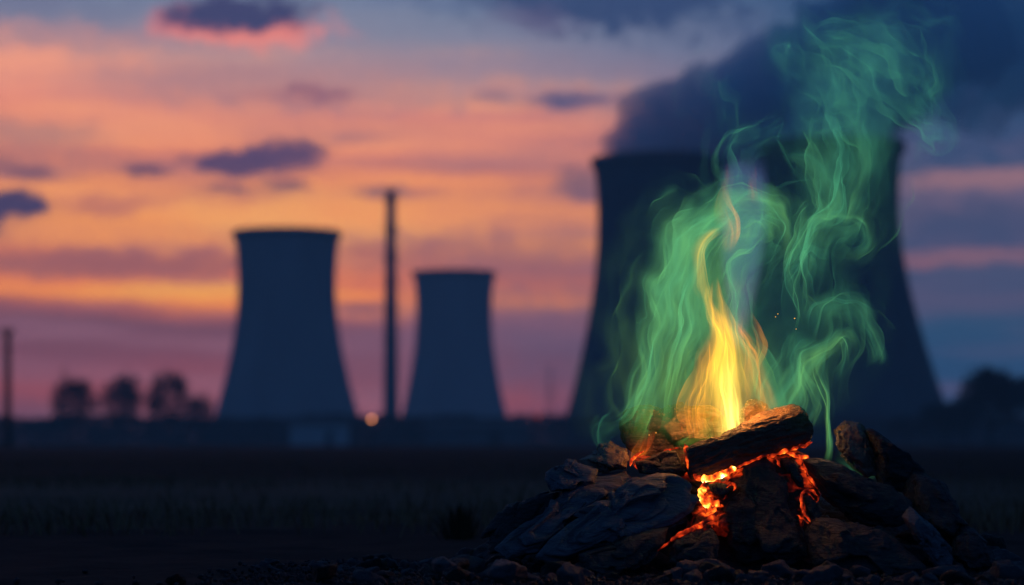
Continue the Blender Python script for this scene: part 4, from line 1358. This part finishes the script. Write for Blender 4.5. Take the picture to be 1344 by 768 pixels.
# main tongue
fl([(960, 560, 20, .13, .8), (956, 520, 21, .17, .75), (954, 485, 19, .19, .70), (950, 452, 15, .20, .62), (946, 425, 10, .20, .55), (942, 400, 6, .18, .5), (938, 378, 3.5, .12, .45), (937, 366, 2, .05, .4)], 6, 43, fold=.45, warp=0.55, spread=.25)
fl([(905, 585, 20, .05, .45), (910, 550, 22, .06, .45), (920, 510, 18, .05, .45), (930, 470, 12, .03, .4)], 4, 52, warp=0.7, fin=.2, fout=.4)
fl([(920, 580, 16, .04, .48), (922, 545, 17, .06, .50), (928, 510, 14, .09, .52), (934, 475, 10, .12, .50), (934, 445, 7, .08, .45), (930, 420, 4, .03, .4)], 5, 44, warp=0.7)
fl([(990, 570, 13, .05, .40), (992, 540, 14, .08, .40), (988, 505, 12, .10, .40), (980, 470, 9, .12, .38), (974, 440, 7, .09, .35), (970, 415, 4, .03, .3)], 5, 45, warp=0.7)
# thin yellow S on the left
fl([(936, 420, 5, .04, .62), (930, 392, 6, .08, .66), (920, 366, 7, .10, .68), (917, 340, 7, .10, .68), (926, 320, 7, .07, .66), (944, 306, 5, .06, .6)], 4, 46, warp=0.6, spread=.4, fin=.25)
# loose orange tip above
fl([(955, 338, 6, .03, .42), (954, 318, 9, .07, .42), (953, 295, 9, .07, .42), (952, 268, 8, .045, .38), (956, 240, 6, .02, .3), (958, 216, 3, .02, .2)], 4, 47, warp=0.6, fin=.2)
fl([(984, 488, 5, .04, .42), (993, 466, 6, .08, .42), (999, 444, 6, .08, .42), (997, 424, 5, .05, .38), (990, 404, 3, .04, .35)], 4, 48, warp=0.6, fin=.2)
fl([(990, 272, 8, .012, .2), (998, 245, 8, .02, .2), (1000, 222, 7, .012, .15)], 2, 51, warp=0.6, fin=.3)
# red flame over the left seam
fl([(834, 612, 6, .07, .30), (836, 600, 8, .10, .26), (841, 588, 8, .06, .12), (846, 574, 7, .025, .05), (850, 560, 5, .01, .0)], 5, 49, warp=0.5, spread=.4)
fl([(905, 625, 6, .10, .12), (903, 606, 7, .10, .08), (900, 588, 6, .05, .0)], 3, 50, warp=0.4, spread=.4)

# the light the burning gas throws on the stones
for x, y, d, e, col, r in [(925, 556, 6.565, 0.95, (1.0, 0.26, 0.04), 0.02), (880, 552, 6.56, 0.42, (1.0, 0.28, 0.05), 0.02), (958, 515, 6.60, 1.4, (1.0, 0.50, 0.13), 0.04), (985, 535, 6.545, 1.3, (1.0, 0.26, 0.04), 0.012), (1022, 518, 6.56, 0.9, (1.0, 0.26, 0.04), 0.012), (1078, 572, 6.60, 0.14, (1.0, 0.5, 0.2), 0.02), (842, 586, 6.53, 0.10, (1.0, 0.25, 0.05), 0.012)]:
    ld = bpy.data.lights.new('flame_light', 'POINT')
    ld.energy, ld.color, ld.shadow_soft_size = e, col, r
    lo = bpy.data.objects.new('flame_light', ld)
    COL.objects.link(lo)
    lo.location = np.array(P(x, y, d)) - np.array(flame.location)
    lo.parent = flame

# sparks
rng = np.random.default_rng(61)
M_spark, nt, out = mat('spark_glow')
e = nt.nodes.new('ShaderNodeEmission'); e.inputs[0].default_value = (1, 0.45, 0.08, 1); e.inputs[1].default_value = 1.5
nt.links.new(e.outputs[0], out.inputs[0])
for x, y, lab in [(1021, 412, 'tiny orange spark drifting above the upright coal'), (1018, 416, 'second tiny spark just under the drifting one'), (1045, 432, 'tiny spark near the loose green curl'), (1043, 418, 'faint spark above the one near the loose curl'),
                  (852, 571, 'tiny spark in front of the round brown log'), (861, 568, 'second tiny spark in front of the round brown log')]:
    V, fc = ico(1)
    dd_ = FIRE_D - 0.06 if y < 600 else Dp(y) - 0.16
    tag(mobj('spark', V * (0.0012 * rng.uniform(0.7, 1.4, 3)) * rng.uniform(0.7, 1.2, (len(V), 1)), fc, M_spark, None, P(x, y, dd_)), lab, 'spark', 'sparks over the fire')
